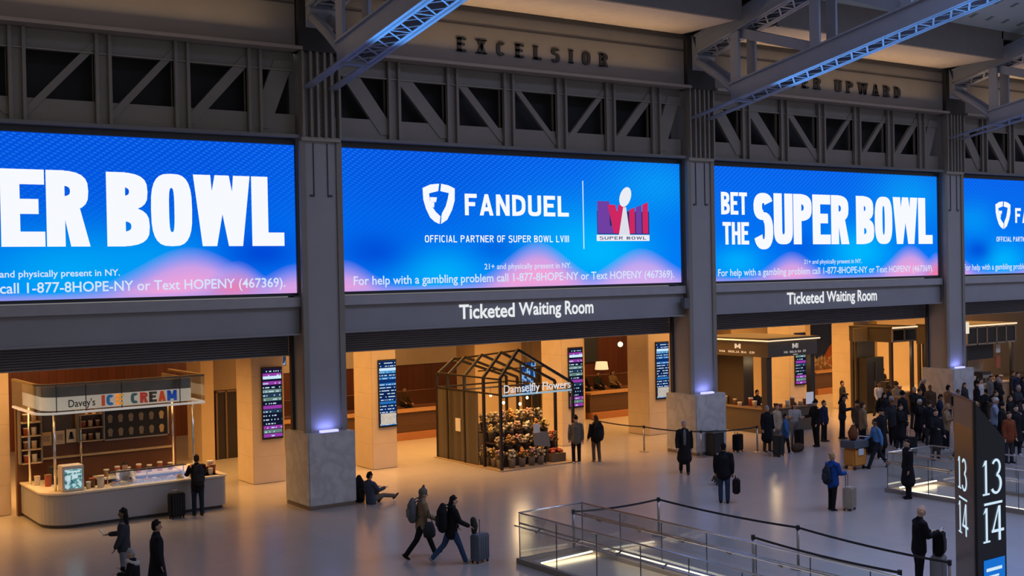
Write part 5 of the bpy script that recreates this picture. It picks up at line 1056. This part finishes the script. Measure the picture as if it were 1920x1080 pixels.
a = person(36.1, 31.2, 80, 'tall person in black jacket facing left in the bakery queue', 'onehand', 'jacket', BLK, BLK, BLK, 'cap', 'black', 0, 1.8)
suitcase(35.6, 31.6, 10, 'narrow black suitcase in front of the tall person in queue', BLK, .6, .36, .24, .95)
person(37.4, 31.9, 200, 'short person in navy jacket in the bakery queue, left of the last one', 'stand', 'puffer', NAVY, BLK, BRN, 'short', 'brown', 0, 1.62)
a = person(38.5, 31.9, 215, 'person with dark curly hair and open dark jacket at the end of the bakery queue', 'phone', 'jacket', (.016, .018, .026), BLK, BRN, 'long', 'black', 1, 1.78)
# porter with the cart
a = person(33.75, 26.5, 62, 'man in light blue shirt and dark trousers pushing an orange cart', 'walk', 'shirt', (.07, .19, .40), (.016, .017, .022), BLK, 'short', 'black', 2, 1.76, **NR)
t = thing('cleaning_cart', (33.05, 26.9, 0), 'orange cleaning cart with a dark tray pushed by man in blue shirt', 'cart'); om = mat('cart_orange', (.50, .19, .025), .55)
MB().box(32.75, 33.4, 26.65, 27.15, .12, .72).build('bin_bag', om, t, bevel=.05); MB().box(32.68, 33.46, 26.6, 27.2, .74, .98).build('tray', mat('cart_slate', (.06, .07, .09), .5), t, bevel=.02); MB().box(32.95, 33.2, 26.62, 26.66, .5, .72).build('spray_label', mat('cart_white', (.5, .55, .6)), t)
MB().tube([(33.4, 26.7, .95), (33.6, 26.7, 1.05), (33.6, 27.1, 1.05), (33.4, 27.1, .95)], .018).build('push_handle', chrome, t)
for x in (32.85, 33.3):
    for y in (26.72, 27.08): MB().chain([(x-.02, y, .06), (x+.02, y, .06)], [.06, .06], 10, cap=False).build('wheel', black, t)
o = thing('brown_sack', (33.0, 26.9, 1.0), 'brown full sack standing on the dark tray of the orange cart', 'sack'); MB().chain([(0, 0, .1), (0, 0, .25), (.02, 0, .42)], [(.17, .15), (.19, .17), (.1, .09)], 12).build('sack_body', pmat((.13, .045, .018)), None, smooth=True).parent = o; MB().lathe([(.04, .44), (.07, .5)], .02, 0, 0, 10).build('sack_neck', pmat((.13, .045, .018)), None).parent = o
# girl in blue coat, phone man, person in black
a = person(27.0, 22.75, -98, 'person in bright blue padded coat pulling a beige suitcase', 'onehand', 'puffer', (.012, .05, .22), BLK, BLK, 'bun', 'blond', 0, 1.62, **NR)
backpack(a, (.02, .024, .035), 'dark backpack on the person in bright blue coat', s=.9, z=1.1)
suitcase(27.35, 22.45, 18, 'beige suitcase with red stripe beside the person in bright blue coat', (.30, .25, .19), .6, .42, .26, 1.0)
person(30.0, 22.45, 62, 'person all in black standing before the far glass railing looking left', 'stand', 'coat', BLK, BLK, BLK, 'short', 'black', 0, 1.75, **NR)
a = person(21.78, 16.05, -118, 'bald man in black jacket looking down at his phone, lower right', 'phone', 'jacket', (.009, .009, .011), BLK, BLK, 'bald', 'grey', 3, 1.76, **NR); phone(a, (.05, .47, 1.22))
suitcase(22.2, 15.88, 25, 'grey suitcase at the bald man, lower right', (.20, .20, .21), .62, .42, .28, 1.1)
o = thing('laptop_bag', (22.2, 15.85, .98), 'black bag stacked on the grey suitcase of the bald man', 'bag'); o.rotation_euler.z = math.radians(25); MB().box(-.19, .19, -.11, .11, -.28, .22).build('bag_body', pmat(BLK), None, bevel=.04).parent = o; MB().box(-.14, .14, -.13, -.11, -.2, .05).build('bag_pocket', pmat(CHAR), None, bevel=.005).parent = o
# ------------------------------------------------------------------ crowd round the right column
CR = [  # x, y, facing, top kind, colour word, colour, hair kind, hair word, where
 (41.0, 31.8, 200, 'puffer', 'black', BLK, 'long', 'black', 'with big dark hood at the left of the crowd'),
 (39.6, 30.3, 60, 'jacket', 'navy', NAVY, 'short', 'grey', 'just right of the porter in blue shirt'),
 (37.8, 28.6, 190, 'coat', 'black', BLK, 'long', 'black', 'front left of the crowd before the glass railing'),
 (38.4, 29.4, 120, 'jacket', 'charcoal', CHAR, 'short', 'brown', 'second row at left, behind a long-haired person in black coat'),
 (36.9, 29.6, 240, 'jacket', 'tan', TAN, 'short', 'brown', 'directly behind the porter in blue shirt'),
 (38.2, 30.9, 170, 'puffer', 'brown', BRN, 'cap', 'black', 'in a cap left of the crowd, near blue departure board'),
 (40.25, 29.6, 200, 'coat', 'black', BLK, 'short', 'white', 'white-haired in the middle of crowd'),
 (42.0, 30.8, 170, 'jacket', 'black', BLK, 'bun', 'black', 'hair in a bun, under the coffee kiosk'),
 (44.9, 32.4, 150, 'jacket', 'brown', BRN, 'short', 'brown', 'back left beside the right marble plinth'),
 (46.8, 32.0, 190, 'jacket', 'charcoal', CHAR, 'long', 'brown', 'long-haired before the front face of the right plinth'),
 (46.5, 31.2, 220, 'coat', 'black', BLK, 'hat', 'black', 'in a dark knit hat before the right plinth'),
 (38.9, 27.4, 200, 'jacket', 'tan', TAN, 'long', 'blond', 'blond hair behind the far glass railing'),
 (36.6, 26.2, 160, 'coat', 'black', BLK, 'short', 'black', 'broad person right behind the far glass railing'),
 (37.8, 26.0, 210, 'jacket', 'grey', GRY, 'short', 'grey', 'grey jacket just left of the totem top'),
 (41.2, 28.2, 80, 'coat', 'black', BLK, 'long', 'brown', 'centre of crowd in long black coat facing left'),
 (42.6, 29.2, 190, 'puffer', 'charcoal', CHAR, 'beanie', 'black', 'in a beanie at the crowd centre'),
 (43.4, 30.0, 140, 'jacket', 'black', BLK, 'short', 'brown', 'behind the beanie wearer'),
 (44.2, 31.0, 250, 'jacket', 'tan', (.16, .10, .06), 'short', 'black', 'tan jacket below left plinth corner of right column'),
 (40.2, 27.0, 230, 'puffer', 'black', BLK, 'short', 'blond', 'padded black jacket and fair hair left of totem'),
 (42.2, 27.6, 170, 'jacket', 'brown', BRN, 'long', 'black', 'brown jacket directly left of the totem top'),
 (43.9, 28.6, 200, 'coat', 'navy', NAVY, 'short', 'brown', 'navy coat partly behind the totem'),
 (45.3, 30.0, 160, 'jacket', 'black', BLK, 'cap', 'black', 'capped person just left above totem'),
 (49.9, 32.4, 180, 'coat', 'black', BLK, 'short', 'black', 'tall in black right of the right plinth'),
 (50.3, 31.4, 200, 'jacket', 'black', BLK, 'long', 'black', 'near the right picture edge below the snack kiosk'),
 (48.9, 32.6, 190, 'shirt', 'white', WHT, 'short', 'brown', 'white top before the snack kiosk'),
 (50.9, 33.4, 170, 'jacket', 'grey', GRY, 'short', 'black', 'grey jacket at the snack kiosk counter'),
 (41.2, 26.9, 210, 'jacket', 'pale blue', (.22, .26, .36), 'short', 'white', 'pale blue jacket and white hair right of totem'),
 (43.0, 27.4, 190, 'jacket', 'black', BLK, 'long', 'brown', 'black jacket, long brown hair right of totem'),
 (41.6, 25.8, 200, 'puffer', 'navy', NAVY, 'beanie', 'black', 'navy padded jacket and beanie at right edge'),
 (39.6, 25.0, 150, 'coat', 'black', BLK, 'short', 'black', 'black coat low at the right picture edge'),
 (37.9, 24.2, 170, 'jacket', 'rust', (.16, .04, .015), 'short', 'brown', 'rust jacket beside the totem at lower right edge'),
 (45.9, 28.9, 180, 'jacket', 'charcoal', CHAR, 'short', 'grey', 'charcoal jacket, grey hair above right of totem'),
 (47.4, 29.8, 200, 'coat', 'black', BLK, 'bun', 'brown', 'black coat, brown bun above right of the totem'),
 (49.2, 30.2, 160, 'puffer', 'black', BLK, 'hat', 'grey', 'grey knit hat in the right part of crowd'),
 (39.3, 28.4, 150, 'jacket', 'black', BLK, 'beanie', 'brown', 'brown beanie in the front middle of the crowd'),
 (35.4, 27.6, 190, 'coat', 'black', BLK, 'cap', 'black', 'black coat and cap right of the porter, near the railing'),
 (49.6, 38.6, 180, 'jacket', 'black', BLK, 'short', 'brown', 'far back standing behind the coffee kiosk'),
 (44.2, 36.6, 200, 'jacket', 'charcoal', CHAR, 'short', 'black', 'beside the limestone pier left of coffee kiosk'),
 (45.0, 35.2, 170, 'shirt', 'white', (.4, .38, .35), 'long', 'black', 'white top in front of coffee kiosk side'),
 (38.3, 36.3, 180, 'jacket', 'black', BLK, 'short', 'black', 'behind the bakery side counter'),
 (40.6, 30.6, 185, 'coat', 'black', BLK, 'beanie', 'black', 'black beanie behind the white-haired one'),
 (41.6, 29.6, 205, 'jacket', 'navy', NAVY, 'short', 'black', 'navy jacket right behind the centre of the crowd'),
 (43.0, 31.8, 170, 'puffer', 'black', BLK, 'short', 'grey', 'grey hair and padded jacket below the coffee kiosk'),
 (39.9, 28.9, 160, 'coat', 'charcoal', CHAR, 'long', 'brown', 'charcoal long coat in the front middle of crowd'),
 (40.6, 26.2, 200, 'coat', 'black', BLK, 'hat', 'black', 'black knit hat close to the left of totem'),
 (43.3, 26.6, 185, 'puffer', 'brown', BRN, 'short', 'black', 'brown padded jacket right of totem'),
 (45.0, 27.6, 175, 'coat', 'black', BLK, 'long', 'black', 'long black hair and coat right of totem'),
 (47.0, 28.4, 195, 'jacket', 'navy', NAVY, 'cap', 'black', 'navy jacket and cap at right edge of crowd'),
 (48.5, 31.4, 200, 'jacket', 'black', BLK, 'beanie', 'grey', 'grey beanie by the right plinth corner'),
 (51.5, 32.4, 180, 'coat', 'navy', NAVY, 'short', 'brown', 'navy coat below the snack kiosk'),
 (52.4, 33.2, 190, 'jacket', 'charcoal', CHAR, 'bun', 'brown', 'charcoal jacket and bun at the snack kiosk'),
 (46.0, 33.6, 210, 'coat', 'black', BLK, 'long', 'grey', 'long grey hair left of right plinth'),
 (43.9, 33.4, 180, 'jacket', 'tan', TAN, 'beanie', 'brown', 'tan jacket and brown beanie near coffee kiosk'),
 (42.3, 32.6, 200, 'jacket', 'black', BLK, 'cap', 'brown', 'brown cap at the back left of the crowd'),
 (39.2, 36.6, 190, 'shirt', 'black', CHAR, 'cap', 'brown', 'in brown cap behind the bakery front counter'),
]
kinds = {'puffer': 'padded jacket', 'jacket': 'jacket', 'coat': 'long coat', 'shirt': 'shirt'}
rg = random.Random(3); pl = ['stand', 'phone', 'onehand', 'amble', 'stand']
for i, (x, y, fc, tp, cw, c, hk, hw, wh) in enumerate(CR):
    person(x, y, fc, 'person in %s %s, %s' % (cw, kinds[tp], wh), pl[i % 5], tp, c, (BLK, DJEAN, CHAR, BLK)[i % 4], (BLK, BRN, WHT)[i % 3], hk, hw, (0, 1, 0, 2, 3)[i % 5], rg.uniform(1.62, 1.84), group=None)
for i, (x, y, m, l) in enumerate(((36.8, 27.4, BLK, 'black suitcase behind the far glass railing at front of the crowd'), (38.6, 26.6, CHAR, 'charcoal suitcase among the crowd legs left of the totem'), (40.9, 28.9, NAVY, 'navy suitcase in the middle of the crowd'), (36.0, 28.6, BLK, 'tall black suitcase between the porter and the crowd'))): suitcase(x, y, 20*i, l, m, .62, .42, .28, .95)
backpack([o for o in bpy.data.objects if o.get('label', '').startswith('person in black padded jacket, with big dark hood')][0], BLK, 'black backpack on the leftmost long-haired person of the crowd')
# lounge guests sitting beyond the partition
for i, (x, y, c, w, l) in enumerate(((36.4, 45.4, BLK, 'black', 'left of the long red-brown bench'), (37.3, 45.4, CHAR, 'charcoal', 'at the middle of long red-brown bench'), (38.3, 45.45, TAN, 'tan', 'right part of long red-brown bench beside the limestone pier'), (26.4, 45.4, BRN, 'brown', 'on the bench behind the flower stall'), (24.2, 45.4, BLK, 'black', 'on the bench left of the flower stall'))):
    person(x, y+.55, 185, 'person in %s jacket sitting %s' % (w, l), 'chair', 'jacket', c, BLK, BLK, ('long', 'short')[i % 2], 'brown', 0, 1.7, z=.66)
